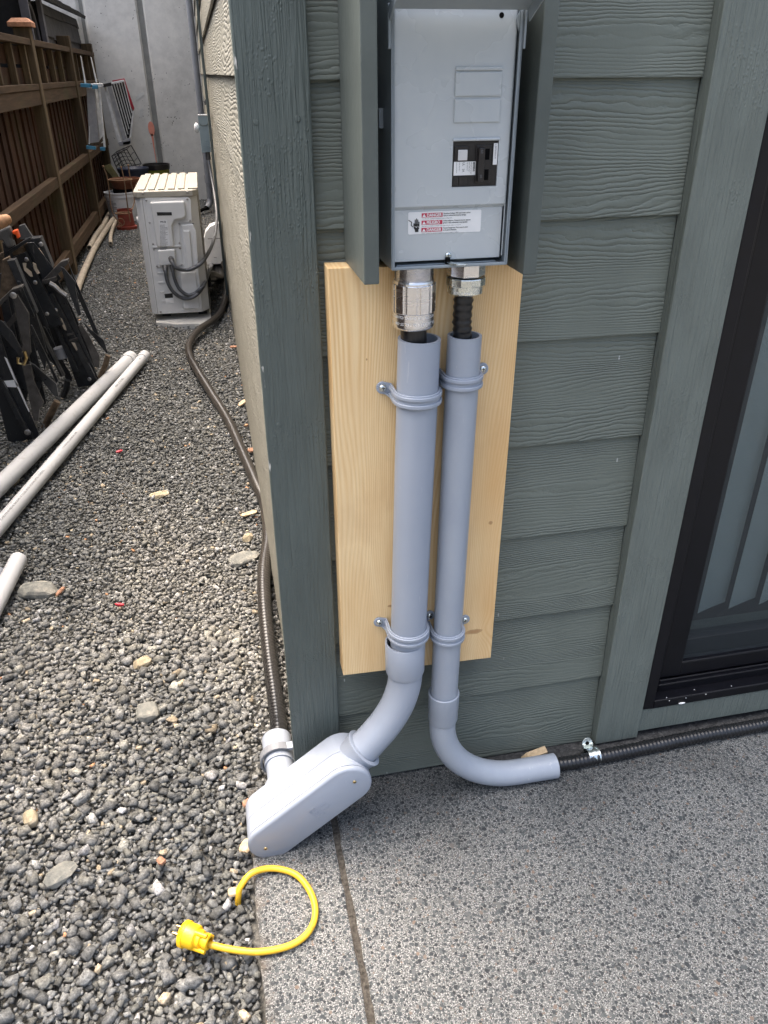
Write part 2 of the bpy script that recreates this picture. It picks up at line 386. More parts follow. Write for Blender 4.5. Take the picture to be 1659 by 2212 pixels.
# ------------------------------------------------------------------ geometry helpers
def V(*a): return Vector(a)
def frame(d):
    d = Vector(d).normalized(); a = Vector((0, 0, 1)) if abs(d.z) < .9 else Vector((0, 1, 0))
    u = d.cross(a).normalized(); return u, d.cross(u).normalized(), d
def smooth(pts, k=8):
    """Catmull-Rom through the points"""
    P = [Vector(p) for p in pts]; P = [2 * P[0] - P[1]] + P + [2 * P[-1] - P[-2]]; out = []
    for i in range(1, len(P) - 2):
        for j in range(k):
            t = j / k; a, b, c, d = P[i - 1:i + 3]
            out.append(.5 * ((2 * b) + (c - a) * t + (2 * a - 5 * b + 4 * c - d) * t * t + (3 * b - a - 3 * c + d) * t ** 3))
    out.append(P[-2]); return out
def resample(pts, step):
    P = np.array([tuple(p) for p in pts]); L = np.r_[0, np.cumsum(np.linalg.norm(np.diff(P, axis=0), axis=1))]
    s = np.arange(0, L[-1], step); return [Vector((np.interp(t, L, P[:, 0]), np.interp(t, L, P[:, 1]), np.interp(t, L, P[:, 2]))) for t in s]
class Geo:
    def __init__(s): s.v = []; s.f = []
    def add(s, v, f):
        o = len(s.v); s.v += [tuple(p) for p in v]; s.f += [tuple(i + o for i in q) for q in f]; return s
    def box(s, a, b):
        x0, x1 = sorted((a[0], b[0])); y0, y1 = sorted((a[1], b[1])); z0, z1 = sorted((a[2], b[2]))
        v = [(x0, y0, z0), (x1, y0, z0), (x1, y1, z0), (x0, y1, z0), (x0, y0, z1), (x1, y0, z1), (x1, y1, z1), (x0, y1, z1)]
        return s.add(v, [(0, 3, 2, 1), (4, 5, 6, 7), (0, 1, 5, 4), (1, 2, 6, 5), (2, 3, 7, 6), (3, 0, 4, 7)])
    def hexa(s, v8): return s.add(v8, [(0, 3, 2, 1), (4, 5, 6, 7), (0, 1, 5, 4), (1, 2, 6, 5), (2, 3, 7, 6), (3, 0, 4, 7)])
    def prism(s, poly, ex):
        """poly: list of 3D points, ex: extrusion vector"""
        n_ = len(poly); a = [Vector(p) for p in poly]; b = [p + Vector(ex) for p in a]
        nrm = Vector((0, 0, 0))
        for i in range(n_): nrm += a[i].cross(a[(i + 1) % n_])
        f = [tuple(range(n_)), tuple(range(2 * n_ - 1, n_ - 1, -1))] + [(i, i + n_, (i + 1) % n_ + n_, (i + 1) % n_) for i in range(n_)]
        if nrm.dot(Vector(ex)) > 0: f = [tuple(reversed(q)) for q in f]
        return s.add(a + b, f)
    def tube(s, pts, r, n=16, caps=True, rfun=None, inner=None):
        pts = [Vector(p) for p in pts]; rings = []; u = None
        L = 0.0
        for i, p in enumerate(pts):
            d = (pts[min(i + 1, len(pts) - 1)] - pts[max(i - 1, 0)]).normalized()
            if i: L += (p - pts[i - 1]).length
            if u is None: u, v_, _ = frame(d)
            else:
                u = (u - d * u.dot(d)).normalized(); v_ = d.cross(u).normalized()
            v_ = d.cross(u).normalized()
            rr = rfun(i, L) if rfun else (r[i] if isinstance(r, (list, tuple)) else r)
            rings.append([p + u * (rr * math.cos(2 * math.pi * k / n)) + v_ * (rr * math.sin(2 * math.pi * k / n)) for k in range(n)])
        v = [q for rg in rings for q in rg]; f = []
        for i in range(len(rings) - 1):
            for k in range(n):
                a = i * n + k; b = i * n + (k + 1) % n; f.append((a, b, b + n, a + n))
        if caps: f += [tuple(range(n - 1, -1, -1)), tuple((len(rings) - 1) * n + k for k in range(n))]
        return s.add(v, f)
    def cyl(s, a, b, r, n=24, r2=None, caps=True): return s.tube([a, b], [r, r if r2 is None else r2], n, caps)
    def lathe(s, prof, o, ax=(0, 0, 1), n=32):
        """prof: (radius, along axis)"""
        u, v_, d = frame(ax); o = Vector(o); v = []; f = []
        for r, t in prof: v += [o + d * t + u * (r * math.cos(2 * math.pi * k / n)) + v_ * (r * math.sin(2 * math.pi * k / n)) for k in range(n)]
        for i in range(len(prof) - 1):
            for k in range(n):
                a = i * n + k; b = i * n + (k + 1) % n; f.append((a, b, b + n, a + n))
        return s.add(v, f)
    def pipe(s, pts, ro, ri, n=32):
        """hollow pipe with annular ends"""
        a = Geo().tube(pts, ro, n, False); b = Geo().tube(pts, ri, n, False); na = len(a.v)
        v = a.v + b.v; f = a.f + [tuple(i + na for i in reversed(q)) for q in b.f]; last = na - n
        for k in range(n):
            k2 = (k + 1) % n
            f.append((k, na + k, na + k2, k2)); f.append((last + k, last + k2, na + last + k2, na + last + k))
        return s.add(v, f)
    def sphere(s, c, r, n=12, sc=(1, 1, 1)):
        v = []; f = []
        for i in range(n + 1):
            th = math.pi * i / n
            for k in range(n * 2):
                ph = math.pi * k / n; v.append((c[0] + r * sc[0] * math.sin(th) * math.cos(ph), c[1] + r * sc[1] * math.sin(th) * math.sin(ph), c[2] + r * sc[2] * math.cos(th)))
        m_ = n * 2
        for i in range(n):
            for k in range(m_): f.append((i * m_ + k, (i + 1) * m_ + k, (i + 1) * m_ + (k + 1) % m_, i * m_ + (k + 1) % m_))
        return s.add(v, f)
    def make(s, name, mat, parent=None, bevel=0, sm=None, seg=2, fix=True):
        me = bpy.data.meshes.new(name); me.from_pydata(s.v, [], s.f); me.update()
        bm = bmesh.new(); bm.from_mesh(me); bmesh.ops.remove_doubles(bm, verts=bm.verts, dist=1e-6)
        if fix: bmesh.ops.recalc_face_normals(bm, faces=bm.faces)
        if sm:
            for f in bm.faces: f.smooth = True
            for e in bm.edges:
                if len(e.link_faces) != 2 or e.calc_face_angle(0) > R_(sm): e.smooth = False
        bm.to_mesh(me); bm.free()
        me.materials.append(M[mat] if isinstance(mat, str) else mat)
        o = bpy.data.objects.new(name, me); COL.objects.link(o); adopt(o, parent)
        if bevel:
            b = o.modifiers.new('bevel', 'BEVEL'); b.width = bevel; b.segments = seg; b.limit_method = 'ANGLE'; b.angle_limit = R_(35)
            b.harden_normals = False
        return o
def adopt(o, parent):
    if parent is None: return
    o.parent = parent
    if parent.type == 'EMPTY': o.matrix_parent_inverse = Matrix.Translation(-parent.location)
def tag(o, label, cat, group=None):
    o['label'] = label; o['category'] = cat
    if group: o['group'] = group
    return o
def thing(name, label, cat, loc=(0, 0, 0), group=None):
    o = bpy.data.objects.new(name, None); COL.objects.link(o); o.location = loc; o.empty_display_size = .05
    return tag(o, label, cat, group)
def struct(o, kind='structure'): o['kind'] = kind; return o
def copy_tree(root, loc, label=None, group=None):
    def rec(o, par):
        c = o.copy(); COL.objects.link(c)
        if par is not None: c.parent = par
        for ch in o.children: rec(ch, c)
        return c
    c = rec(root, None); c.location = loc
    if label: c['label'] = label
    if group: c['group'] = group
    return c
_tmp = {}
def textmesh(body, size, align='LEFT'):
    """vertices (x, y) and faces of flat lettering"""
    cu = bpy.data.curves.new('t', 'FONT'); cu.body = body; cu.size = size; cu.resolution_u = 2; cu.align_x = align
    ob = bpy.data.objects.new('t', cu); COL.objects.link(ob); dg = bpy.context.evaluated_depsgraph_get()
    me = bpy.data.meshes.new_from_object(ob.evaluated_get(dg)); v = [tuple(q.co) for q in me.vertices]; f = [tuple(p.vertices) for p in me.polygons]
    bpy.data.objects.remove(ob); bpy.data.curves.remove(cu); bpy.data.meshes.remove(me)
    return v, f
def text(g, body, size, o, u, v, squeeze=1.0, bold=0, align='LEFT'):
    o, u, v = Vector(o), Vector(u), Vector(v); tv, tf = textmesh(body, size, align)
    offs = [(0, 0)] if not bold else [(0, 0), (bold, 0), (0, bold), (-bold, 0)]
    nrm = u.cross(v).normalized()
    for i, (a, b) in enumerate(offs):
        g.add([o + u * (p[0] * squeeze + a) + v * (p[1] + b) + nrm * (i * .00003) for p in tv], tf)
def textpipe(g, body, size, c, d, upn, r, align='LEFT'):
    """lettering wrapped on a pipe: c start on the axis, d axis direction, upn direction of the print's middle"""
    d = Vector(d).normalized(); upn = (Vector(upn) - d * d.dot(Vector(upn))).normalized(); s_ = upn.cross(d)
    tv, tf = textmesh(body, size, align)
    g.add([Vector(c) + d * p[0] + upn * (r * math.cos((p[1] - size / 3) / r)) - s_ * (r * math.sin((p[1] - size / 3) / r)) for p in tv], tf)
def lines_block(g, o, u, v, w_, rows, pitch, h=.0012, seed=0):
    """rows of tiny unreadable print as word-length dashes"""
    rd = random.Random(seed); o, u, v = Vector(o), Vector(u), Vector(v)
    for k in range(rows):
        x = 0
        while x < w_ * (.96 if rd.random() < .7 else .6):
            l = rd.uniform(.003, .010) * w_ / .06; l = min(l, w_ - x)
            p = o + u * x - v * (k * pitch)
            g.add([p, p + u * l, p + u * l + v * h, p + v * h], [(0, 1, 2, 3)]); x += l + .0018 * w_ / .06
def screw(c, d, r, parent, mat='zinc', slot=True):
    g = Geo(); d = Vector(d).normalized(); u, v_, _ = frame(d)
    g.lathe([(r * 1.0, 0), (r * 1.0, r * .2), (r * .8, r * .45), (r * .45, r * .6), (0.0001, r * .62)], c, d, 16)
    o = g.make('screw', mat, parent, sm=40)
    if slot:
        g2 = Geo(); p = Vector(c) + d * (r * .60)
        for a, b in ((u, v_), (v_, u)):
            g2.hexa([p - a * r * .5 - b * r * .09 - d * .1 * r, p + a * r * .5 - b * r * .09 - d * .1 * r, p + a * r * .5 + b * r * .09 - d * .1 * r, p - a * r * .5 + b * r * .09 - d * .1 * r,
                     p - a * r * .5 - b * r * .09 + d * .06 * r, p + a * r * .5 - b * r * .09 + d * .06 * r, p + a * r * .5 + b * r * .09 + d * .06 * r, p - a * r * .5 + b * r * .09 + d * .06 * r])
        g2.make('screw_slot', 'hole', o)
    return o

# ================================================================== SETTING
GZ = -.028
g = Geo(); g.box((-60, -60, GZ - .5), (60, 90, GZ - .012)); struct(g.make('ground', 'ground'))
# gravel: real crushed stones
def hull_variants(k):
    out = []
    for i in range(k):
        bm = bmesh.new(); el = rng.uniform(.55, .95, 3); el[0] = 1.05; el[2] = rng.uniform(.38, .72)
        for c8 in range(8):
            p = np.array([(c8 & 1) * 2 - 1, (c8 >> 1 & 1) * 2 - 1, (c8 >> 2 & 1) * 2 - 1]) * rng.uniform(.28, .88, 3); bm.verts.new(p * el)
        for _ in range(int(rng.integers(1, 4))):
            p = rng.normal(size=3); p /= np.linalg.norm(p); p *= rng.uniform(.8, 1.05); bm.verts.new(p * el)
        r_ = bmesh.ops.convex_hull(bm, input=bm.verts[:])
        bmesh.ops.delete(bm, geom=[e for e in set(r_['geom_interior']) | set(r_['geom_unused']) if isinstance(e, bmesh.types.BMVert)], context='VERTS')
        bmesh.ops.dissolve_limit(bm, angle_limit=R_(5), verts=bm.verts[:], edges=bm.edges[:])
        bmesh.ops.triangulate(bm, faces=bm.faces[:])
        bm.verts.index_update(); bm.verts.ensure_lookup_table()
        out.append((np.array([v.co[:] for v in bm.verts]), np.array([[v.index for v in f.verts] for f in bm.faces]))); bm.free()
    return out
def gheight(x, y):
    return .006 * np.sin(x * 9 + 1.3 * np.sin(y * 4)) + .006 * np.sin(y * 7.3 + x * 3)
def scatter():
    pts = []
    def field(x0, x1, y0, y1, dens, smin, smax, z0):
        n_ = int((x1 - x0) * (y1 - y0) * dens); st = 1 / math.sqrt(dens)
        X, Y = np.meshgrid(np.arange(x0, x1, st), np.arange(y0, y1, st)); X = X.ravel(); Y = Y.ravel()
        X = X + rng.uniform(-.5, .5, X.size) * st; Y = Y + rng.uniform(-.5, .5, Y.size) * st
        t = rng.random(X.size) ** 2.2; S = smin + (smax - smin) * t
        Z = GZ + z0 + gheight(X, Y) * .6 + rng.uniform(-.004, .004, X.size)
        pts.append(np.c_[X, Y, Z, S])
    field(-.98, -.10, -.62, .6, 12500, .0052, .0108, .003)
    field(-.98, -.10, -.62, .6, 1500, .0095, .0185, .009)
    field(-1.12, .06, .6, 2.6, 12500, .0048, .0100, .003)
    field(-1.12, .06, .6, 2.6, 1000, .008, .014, .008)
    field(-.12, .06, .0, .6, 9500, .0054, .0115, .003)
    field(-1.25, .20, 2.6, 9.0, 7000, .0060, .0118, .004)
    P = np.concatenate(pts)
    x, y, s_ = P[:, 0], P[:, 1], P[:, 3]
    ok = ~((x + s_ > -.097) & (y - s_ < .022))
    ok &= ~((x > .02 - .35 * s_) & (y < 3.9)) & (x < .06)
    ok &= ~((x > -.30) & (x < -.11) & (y > 3.47) & (y < 3.62) & (rng.random(x.size) < .85))
    ok &= ~((np.hypot(x + .639, y - .874) < .036))
    return P[ok]
def gravel():
    P = scatter(); vs = hull_variants(26); kind = rng.integers(0, len(vs), len(P)); VV = []; FF = []; CC = []; off = 0
    for k, (bv, bf) in enumerate(vs):
        idx = np.where(kind == k)[0]; m_ = len(idx)
        if not m_: continue
        a = rng.uniform(0, 2 * np.pi, m_); b = rng.normal(0, .30, m_); c = rng.normal(0, .30, m_)
        ca, sa, cb, sb, cc, sc_ = np.cos(a), np.sin(a), np.cos(b), np.sin(b), np.cos(c), np.sin(c)
        Rz = np.zeros((m_, 3, 3)); Rz[:, 0, 0] = ca; Rz[:, 0, 1] = -sa; Rz[:, 1, 0] = sa; Rz[:, 1, 1] = ca; Rz[:, 2, 2] = 1
        Rx = np.zeros((m_, 3, 3)); Rx[:, 0, 0] = 1; Rx[:, 1, 1] = cb; Rx[:, 1, 2] = -sb; Rx[:, 2, 1] = sb; Rx[:, 2, 2] = cb
        Ry = np.zeros((m_, 3, 3)); Ry[:, 1, 1] = 1; Ry[:, 0, 0] = cc; Ry[:, 0, 2] = sc_; Ry[:, 2, 0] = -sc_; Ry[:, 2, 2] = cc
        RR = Rx @ Ry @ Rz
        v = np.einsum('mij,vj->mvi', RR, bv) * P[idx, 3][:, None, None] * np.array([1, 1, .95]) + P[idx, None, :3]
        f = bf[None] + (np.arange(m_) * len(bv))[:, None, None] + off
        # stone colours: blue-grey, green-grey, a few tan, pale and rusty ones
        g_ = np.exp(rng.normal(math.log(.152), .28, m_)); tone = rng.random(m_)
        col = np.stack([g_ * .97, g_ * 1.0, g_ * .985], 1)
        px_, py_ = P[idx, 0], P[idx, 1]
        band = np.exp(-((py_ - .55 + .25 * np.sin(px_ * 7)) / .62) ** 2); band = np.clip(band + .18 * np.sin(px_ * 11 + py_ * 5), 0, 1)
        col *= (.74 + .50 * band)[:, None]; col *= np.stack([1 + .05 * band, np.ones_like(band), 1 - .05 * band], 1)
        wm = tone > .72; col[wm] *= np.array([1.04, 1.02, .95]); br = tone > .985; col[br] = g_[br, None] * np.array([2.1, 1.75, 1.25])
        wh = tone < .02; col[wh] = np.clip(g_[wh, None] * 1.9, 0, .5); rs = (tone > .944) & (tone < .946); col[rs] = np.array([.40, .22, .12])
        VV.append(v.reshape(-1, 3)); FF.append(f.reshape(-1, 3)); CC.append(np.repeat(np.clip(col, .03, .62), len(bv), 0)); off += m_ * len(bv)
    V_ = np.concatenate(VV).astype(np.float32); F_ = np.concatenate(FF).astype(np.int32); C_ = np.concatenate(CC)
    me = bpy.data.meshes.new('gravel'); me.vertices.add(len(V_)); me.vertices.foreach_set('co', V_.ravel())
    me.loops.add(F_.size); me.loops.foreach_set('vertex_index', F_.ravel()); me.polygons.add(len(F_))
    me.polygons.foreach_set('loop_start', np.arange(0, F_.size, 3, dtype=np.int32)); me.polygons.foreach_set('loop_total', np.full(len(F_), 3, dtype=np.int32))
    me.update(calc_edges=True)
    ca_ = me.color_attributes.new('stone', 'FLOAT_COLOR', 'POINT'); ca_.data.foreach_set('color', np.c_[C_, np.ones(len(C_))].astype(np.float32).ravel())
    me.materials.append(M['gravel']); o = bpy.data.objects.new('gravel', me); COL.objects.link(o); struct(o, 'stuff')
    print('gravel stones', len(P), 'faces', len(F_))
gravel()
# patio slab: border strip, tooled joint, field
g = Geo()
def wob_edge(x, y0, y1, n_=40, a=.0022):
    return [(x + random.uniform(-a, a), y0 + (y1 - y0) * i / n_) for i in range(n_ + 1)]
Lft = wob_edge(-.096, .02, -3.0, 120); g.prism([(p[0], p[1], -.12) for p in Lft] + [] + [(p[0] + .1535, p[1], -.12) for p in reversed(wob_edge(-.096, .02, -3.0, 160, .0014))], (0, 0, .12))
g.prism([(p[0] + .1640, p[1], -.12) for p in wob_edge(-.096, .02, -3.0, 160, .0014)] + [(4.5, -3, -.12), (4.5, .02, -.12)], (0, 0, .12)); struct(g.make('patio', 'aggregate', bevel=.004))
g = Geo(); g.box((.0525, -3, -.1), (.0715, .02, -.0030)); struct(g.make('patio_joint_dirt', 'dirt'))
g = Geo(); g.prism([(.42, -.043, .0), (.50, -.049, 0), (.62, -.052, 0), (.8, -.05, 0), (1.2, -.053, 0), (3, -.05, 0), (3, .018, 0), (.36, .018, 0), (.34, -.012, 0)], (0, 0, .0035)); struct(g.make('patio_dark_strip', 'near_wall_dark'))  # thin dark sheet laid along the wall foot

# ------------------------------------------------------------------ house
house = thing('house', 'green-grey clapboard house wall with wide painted corner board and glazed patio door', 'house', (0, 0, 0))
def lap(axis, a0, a1, face, z0, z1, mat, name, thick=.010, exp=.178, edge=None):
    g = Geo(); k = 0; z = z0
    first = True
    while z < z1:
        zt = z + (exp if not first else exp - .006)
        if first: zt = z0 + exp - .006 + .006
        lo = face; hi = face + thick * .8     # bottom edge stands proud of the board above it... top tucks in
        if axis == 'x': # wall facing -y
            pr = [(lo, z), (hi, zt + .012), (hi + .008, zt + .012), (lo + .009, z)]
            g.prism([(a0, p[0], p[1]) for p in pr], (a1 - a0, 0, 0))
        else:           # wall facing -x
            pr = [(lo, z), (hi, zt + .012), (hi + .008, zt + .012), (lo + .009, z)]
            g.prism([(p[0], a0, p[1]) for p in pr], (0, a1 - a0, 0))
        z = zt; first = False
    return g.make(name, mat, house, bevel=.0012)
lap('x', .088, .634, -.012, .006, 2.7, 'siding', 'front_siding')
lap('x', 2.72, 4.4, -.012, .006, 2.7, 'siding', 'front_siding')
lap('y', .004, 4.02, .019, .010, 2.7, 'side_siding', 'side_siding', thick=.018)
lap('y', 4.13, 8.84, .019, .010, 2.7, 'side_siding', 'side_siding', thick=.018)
g = Geo(); g.box((.042, .0045, -.25), (.09, 8.84, 2.7)); g.make('wall_sheathing', 'room', house)
g = Geo(); g.box((.091, .0065, 0.0041), (.745, .05, 2.7)); g.box((.745, .0065, 2.05), (2.65, .05, 2.7)); g.box((2.65, .0065, 0.0041), (4.4, .05, 2.7)); g.make('wall_sheathing', 'room', house)
g = Geo(); g.box((.036, .0055, -.25), (.0415, 8.83, .012)); g.make('foundation', 'concrete', house)
# corner board: front leg and the narrow side leg behind it
g = Geo(); g.box((.0, -.024, .004), (.0905, -.0045, 2.7)); g.make('corner_board', 'trim', house, bevel=.002)
g = Geo(); g.box((.014, -.004, .004), (.034, .0035, 2.7)); g.make('corner_board_return', 'trim', house, bevel=.001)
for x_, z_ in ((.0205, 1.207), (.073, 1.21), (.02, .8), (.072, .42)):
    g = Geo(); g.lathe([(.0038, 0), (.0034, .0008), (.0001, .001)], (x_, -.0242, z_), (0, -1, 0), 12); g.make('nail_head', 'trim', house, sm=50)
g = Geo(); g.box((.004, 4.03, .002), (.019, 4.12, 2.7)); g.make('rear_corner_board', 'trim', house, bevel=.002)
# door casing
g = Geo(); g.box((.6345, -.031, .010), (.7325, -.004, 2.10)); g.make('door_casing', 'casing', house, bevel=.002)
g = Geo(); g.box((2.63, -.031, .010), (2.72, -.004, 2.10)); g.make('door_casing', 'casing', house, bevel=.002)
g = Geo(); g.box((.7327, -.026, .022), (2.6298, -.004, .0855)); g.make('door_apron', 'casing', house, bevel=.002)
g = Geo(); g.box((.7327, -.026, 2.02), (2.6298, -.004, 2.10)); g.make('door_casing', 'casing', house, bevel=.002)
# unseen roof and eave, added for sky occlusion; overhang kept small for wall light
g = Geo(); g.box((-.06, -.10, 2.701), (4.6, 9.0, 2.80)); g.make('unseen_eave', 'fin', house)
g = Geo(); g.prism([(-.08, -.12, 2.803), (4.6, -.12, 2.803), (2.2, -.12, 3.6)], (0, 9.1, 0)); g.make('roof', 'shingle', house)
# sliding door
door = bpy.data.objects.new('sliding_door', None); COL.objects.link(door); door.parent = house
def dpart(g, name, mat, **k): return g.make(name, mat, door, **k)
x0, x1, z0, z1 = .7333, 2.63, .086, 2.02
def ring(g, x0, x1, z0, z1, wd, ya, yb, wb=None):
    wb = wb or wd
    g.box((x0, ya, z0), (x0 + wd, yb, z1)); g.box((x1 - wd, ya, z0), (x1, yb, z1))
    g.box((x0 + wd, ya, z0), (x1 - wd, yb, z0 + wb)); g.box((x0 + wd, ya, z1 - wb), (x1 - wd, yb, z1))
g = Geo(); ring(g, x0, x1, z0, z1, .024, -.029, .09, .020); dpart(g, 'door_frame', 'black_alu', bevel=.0025)
g = Geo(); ring(g, x0 + .0242, x1 - .0242, z0 + .0202, z1 - .0202, .020, -.004, .09, .018)
for k in range(3): g.box((x0 + .0445, .002 + k * .022, z0 + .038), (x0 + .0485, .008 + k * .022, z1 - .06)); g.box((x0 + .05, .003 + k * .022, z0 + .038), (x1 - .05, .008 + k * .022, z0 + .044))
dpart(g, 'door_frame', 'black_alu', bevel=.002)
g = Geo(); ring(g, x0 + .0515, x1 - .0515, z0 + .045, z1 - .045, .046, .0085, .030, .036); dpart(g, 'screen_frame', 'black_alu', bevel=.003)
g = Geo(); g.add([(x0 + .097, .0195, z0 + .080), (x1 - .097, .0195, z0 + .080), (x1 - .097, .0195, z1 - .08), (x0 + .097, .0195, z1 - .08)], [(0, 1, 2, 3)]); dpart(g, 'insect_screen', 'screen')
g = Geo(); ring(g, x0 + .053, x1 - .053, z0 + .046, z1 - .046, .056, .046, .078, .062); dpart(g, 'sash_frame', 'black_alu', bevel=.003)
g = Geo(); g.box((x0 + .108, .060, z0 + .107), (x1 - .108, .064, z1 - .1)); dpart(g, 'glass_pane', 'glass')
g = Geo(); g.box((x0 + .11, .080, z0 + .03), (x1 - .11, .14, z0 + .078)); dpart(g, 'inner_sill', 'casing', bevel=.003)
# dim room behind
g = Geo(); g.box((.76, .09, .05), (4.2, 4.0, .10)); g.make('room_floor', 'carpet', house)
g = Geo(); g.box((.746, 3.9, .101), (4.2, 4.0, 2.5)); g.box((.70, .0915, .02), (.757, 3.89, 2.5)); g.box((4.2, .09, .02), (4.3, 3.89, 2.5)); g.box((.76, .09, 2.5), (4.2, 3.9, 2.56)); g.make('room_wall', 'room', house)
# paint blob on the sill
g = Geo(); p = aty(1472, 1521, -.03); g.sphere((p.x, -.0305, .0895), .006, 8, (1.3, .3, .35)); g.make('paint_drip', 'white_label', house, sm=60)
for k, (px, py) in enumerate(((1446, 1514), (1482, 1508), (1525, 1500), (1440, 1507), (1500, 1490), (1580, 1482))):
    p = aty(px, py, -.0295); g = Geo(); g.sphere((p.x, -.0293, p.z), .0012, 6, (1, .3, 1)); g.make('paint_speck', 'white_label', house)
# vertical blinds inside
bl = thing('vertical_blind', 'pale grey vertical blind slats hanging inside the glass patio door', 'blind', (1.7, .2, 2.0))
g = Geo(); g.box((.80, .13, 1.96), (2.6, .17, 2.0)); g.make('headrail', 'white_pl', bl)
for i in range(22):
    cx = .905 + i * .078; g = Geo(); ang = R_(17); n_ = 6; pts = []
    for k in range(n_ + 1):
        t = (k / n_ - .5) * .089; bow = .0012 * (1 - (2 * k / n_ - 1) ** 2)
        pts.append((cx + t * math.cos(ang) - bow * math.sin(ang), .15 + t * math.sin(ang) + bow * math.cos(ang)))
    a = [(p[0], p[1], .185) for p in pts] + [(p[0] + .0006, p[1] - .0006, .185) for p in reversed(pts)]
    g.prism(a, (0, 0, 1.775)); g.make('slat', 'vane', bl, sm=40)

# ------------------------------------------------------------------ panel and its shroud boards
def fin(x0, x1, yf, zb, zt, label):
    g = Geo(); g.box((x0, yf, zb), (x1, -.0125, zt)); o = g.make('shroud_board', 'fin', None, bevel=.0015)
    tag(o, label, 'board', 'painted boards flanking the electrical panel'); return o
fin(.1295, .1487, -.157, 1.031, 1.62, 'dark green-grey painted vertical board left of the open electrical panel')
fin(.3475, .3660, -.130, 1.026, 1.62, 'dark green-grey painted vertical board right of the open electrical panel')

px0, px1, pz0, pz1, pyf = .1725, .3290, 1.0385, 1.345, -.118
panel = thing('breaker_box', 'open light grey metal electrical panel on the wall with one black breaker', 'electrical panel', (.25, -.012, 1.04))
g = Geo(); t_ = .0016
g.box((px0, pyf, pz0), (px0 + t_, -.0125, pz1)); g.box((px1 - t_, pyf, pz0), (px1, -.0125, pz1))
g.box((px0 + t_, pyf, pz0), (px1 - t_, -.0125, pz0 + t_)); g.box((px0 + t_, pyf, pz1 - t_), (px1 - t_, -.0125, pz1)); g.box((px0 + t_, -.0145, pz0 + t_), (px1 - t_, -.0125, pz1 - t_))
# rolled lips
g.box((px0 + t_, pyf, pz0 + t_), (px0 + .0045, pyf + .0015, pz1 - t_)); g.box((px1 - .0045, pyf, pz0 + t_), (px1 - t_, pyf + .0015, pz1 - t_))
g.box((px0 + .0046, pyf, pz0 + t_), (px1 - .0046, pyf + .0015, pz0 + .0035))
g.make('enclosure', 'panel_dark', panel, bevel=.0008)
# dead front: upper field proud of the lower plate, with a breaker window
dy = -.1115; stepz = 1.1135; dx0, dx1 = px0 + .0052, px1 - .0068
wx0, wx1, wz0, wz1 = .2510, .3095, 1.1345, 1.1865
g = Geo(); th = .004
for a, b in (((dx0, stepz), (wx0, pz1 - .006)), ((wx1, stepz), (dx1, pz1 - .006)), ((wx0, stepz), (wx1, wz0)), ((wx0, wz1), (wx1, pz1 - .006))):
    g.box((a[0], dy - .0, a[1]), (b[0], dy + th, b[1]))
o = g.make('dead_front', 'panel', panel)
g = Geo(); g.prism([(dx0, dy, stepz), (dx0, dy + .0045, stepz - .0045), (dx0, dy + .0075, stepz - .0045), (dx0, dy + .0045, stepz)], (dx1 - dx0, 0, 0)); g.make('step_bend', 'panel', o)
g = Geo(); g.box((dx0, dy + .0046, pz0 + .0075), (dx1 - .0008, dy + .0072, stepz - .0046)); g.make('lower_plate', 'panel', o, bevel=.0006)
g = Geo(); g.box((dx1 + .0005, dy + .002, pz0 + .01), (px1 - .0046, dy + .0035, pz1 - .008)); g.make('side_flange', 'panel', o, bevel=.0005)
g = Geo(); g.prism([(wx0 - .001, dy - .0002, wz1), (wx1 + .001, dy - .0002, wz1), (wx1 + .001, dy - .0002, wz1 + .0035), (wx0 - .001, dy - .0002, wz1 + .0035)], (0, -.0028, 0)); g.make('window_lip', 'panel', o, bevel=.0014)
for zc in (1.2475, 1.2195):
    g = Geo(); g.box((.2505, dy - .0022, zc - .0128), (.3085, dy - .0001, zc + .0128)); g.make('knockout_plate', 'panel', o, bevel=.0011)
g = Geo(); g.box((.2505, dy - .0026, 1.2615), (.3085, dy - .0001, 1.2655)); g.make('knockout_lip', 'panel', o, bevel=.0011)
g = Geo(); g.lathe([(.0030, 0), (.0001, 0)], (.3035, dy - .0003, 1.3165), (0, -1, 0), 16); g.make('screw_hole', 'hole', o)
# breaker
bk = Geo().box((wx0 + .0004, dy + .0025, wz0 + .0004), (wx1 - .0004, dy + .045, wz1 - .0004)).make('breaker', 'brown_plastic', panel)
yb = dy + .0024
g = Geo(); g.box((wx0 + .0025, yb - .0016, wz1 - .0255), (wx0 + .0205, yb, wz1 - .0055)); g.make('button_housing', 'brown_plastic', bk, bevel=.0006)
g = Geo(); g.box((wx0 + .0065, yb - .0042, wz1 - .0215), (wx0 + .0185, yb - .0018, wz1 - .0095)); g.make('test_button', 'button', bk, bevel=.0008)
g = Geo(); g.box((wx0 + .0020, yb - .0021, wz0 + .0135), (wx0 + .0300, yb - .0017, wz0 + .0290)); lab = g.make('rating_label', 'white_label', bk)
g = Geo(); lines_block(g, (wx0 + .0028, yb - .0024, wz0 + .0275), (1, 0, 0), (0, 0, 1), .022, 9, .00165, .0006, 3); g.make('print', 'grey_ink', lab) if False else None
g = Geo(); text(g, 'SIEMENS', .0034, (wx0 + .0266, yb - .0025, wz0 + .0285), (0, 0, -1), (1, 0, 0), .86, .00012)
text(g, 'TYPE QAF2 60A 120/240V', .0017, (wx0 + .0236, yb - .0025, wz0 + .0285), (0, 0, -1), (1, 0, 0), .72); text(g, 'HACR TYPE 10 kA', .0017, (wx0 + .0212, yb - .0025, wz0 + .0285), (0, 0, -1), (1, 0, 0), .8)
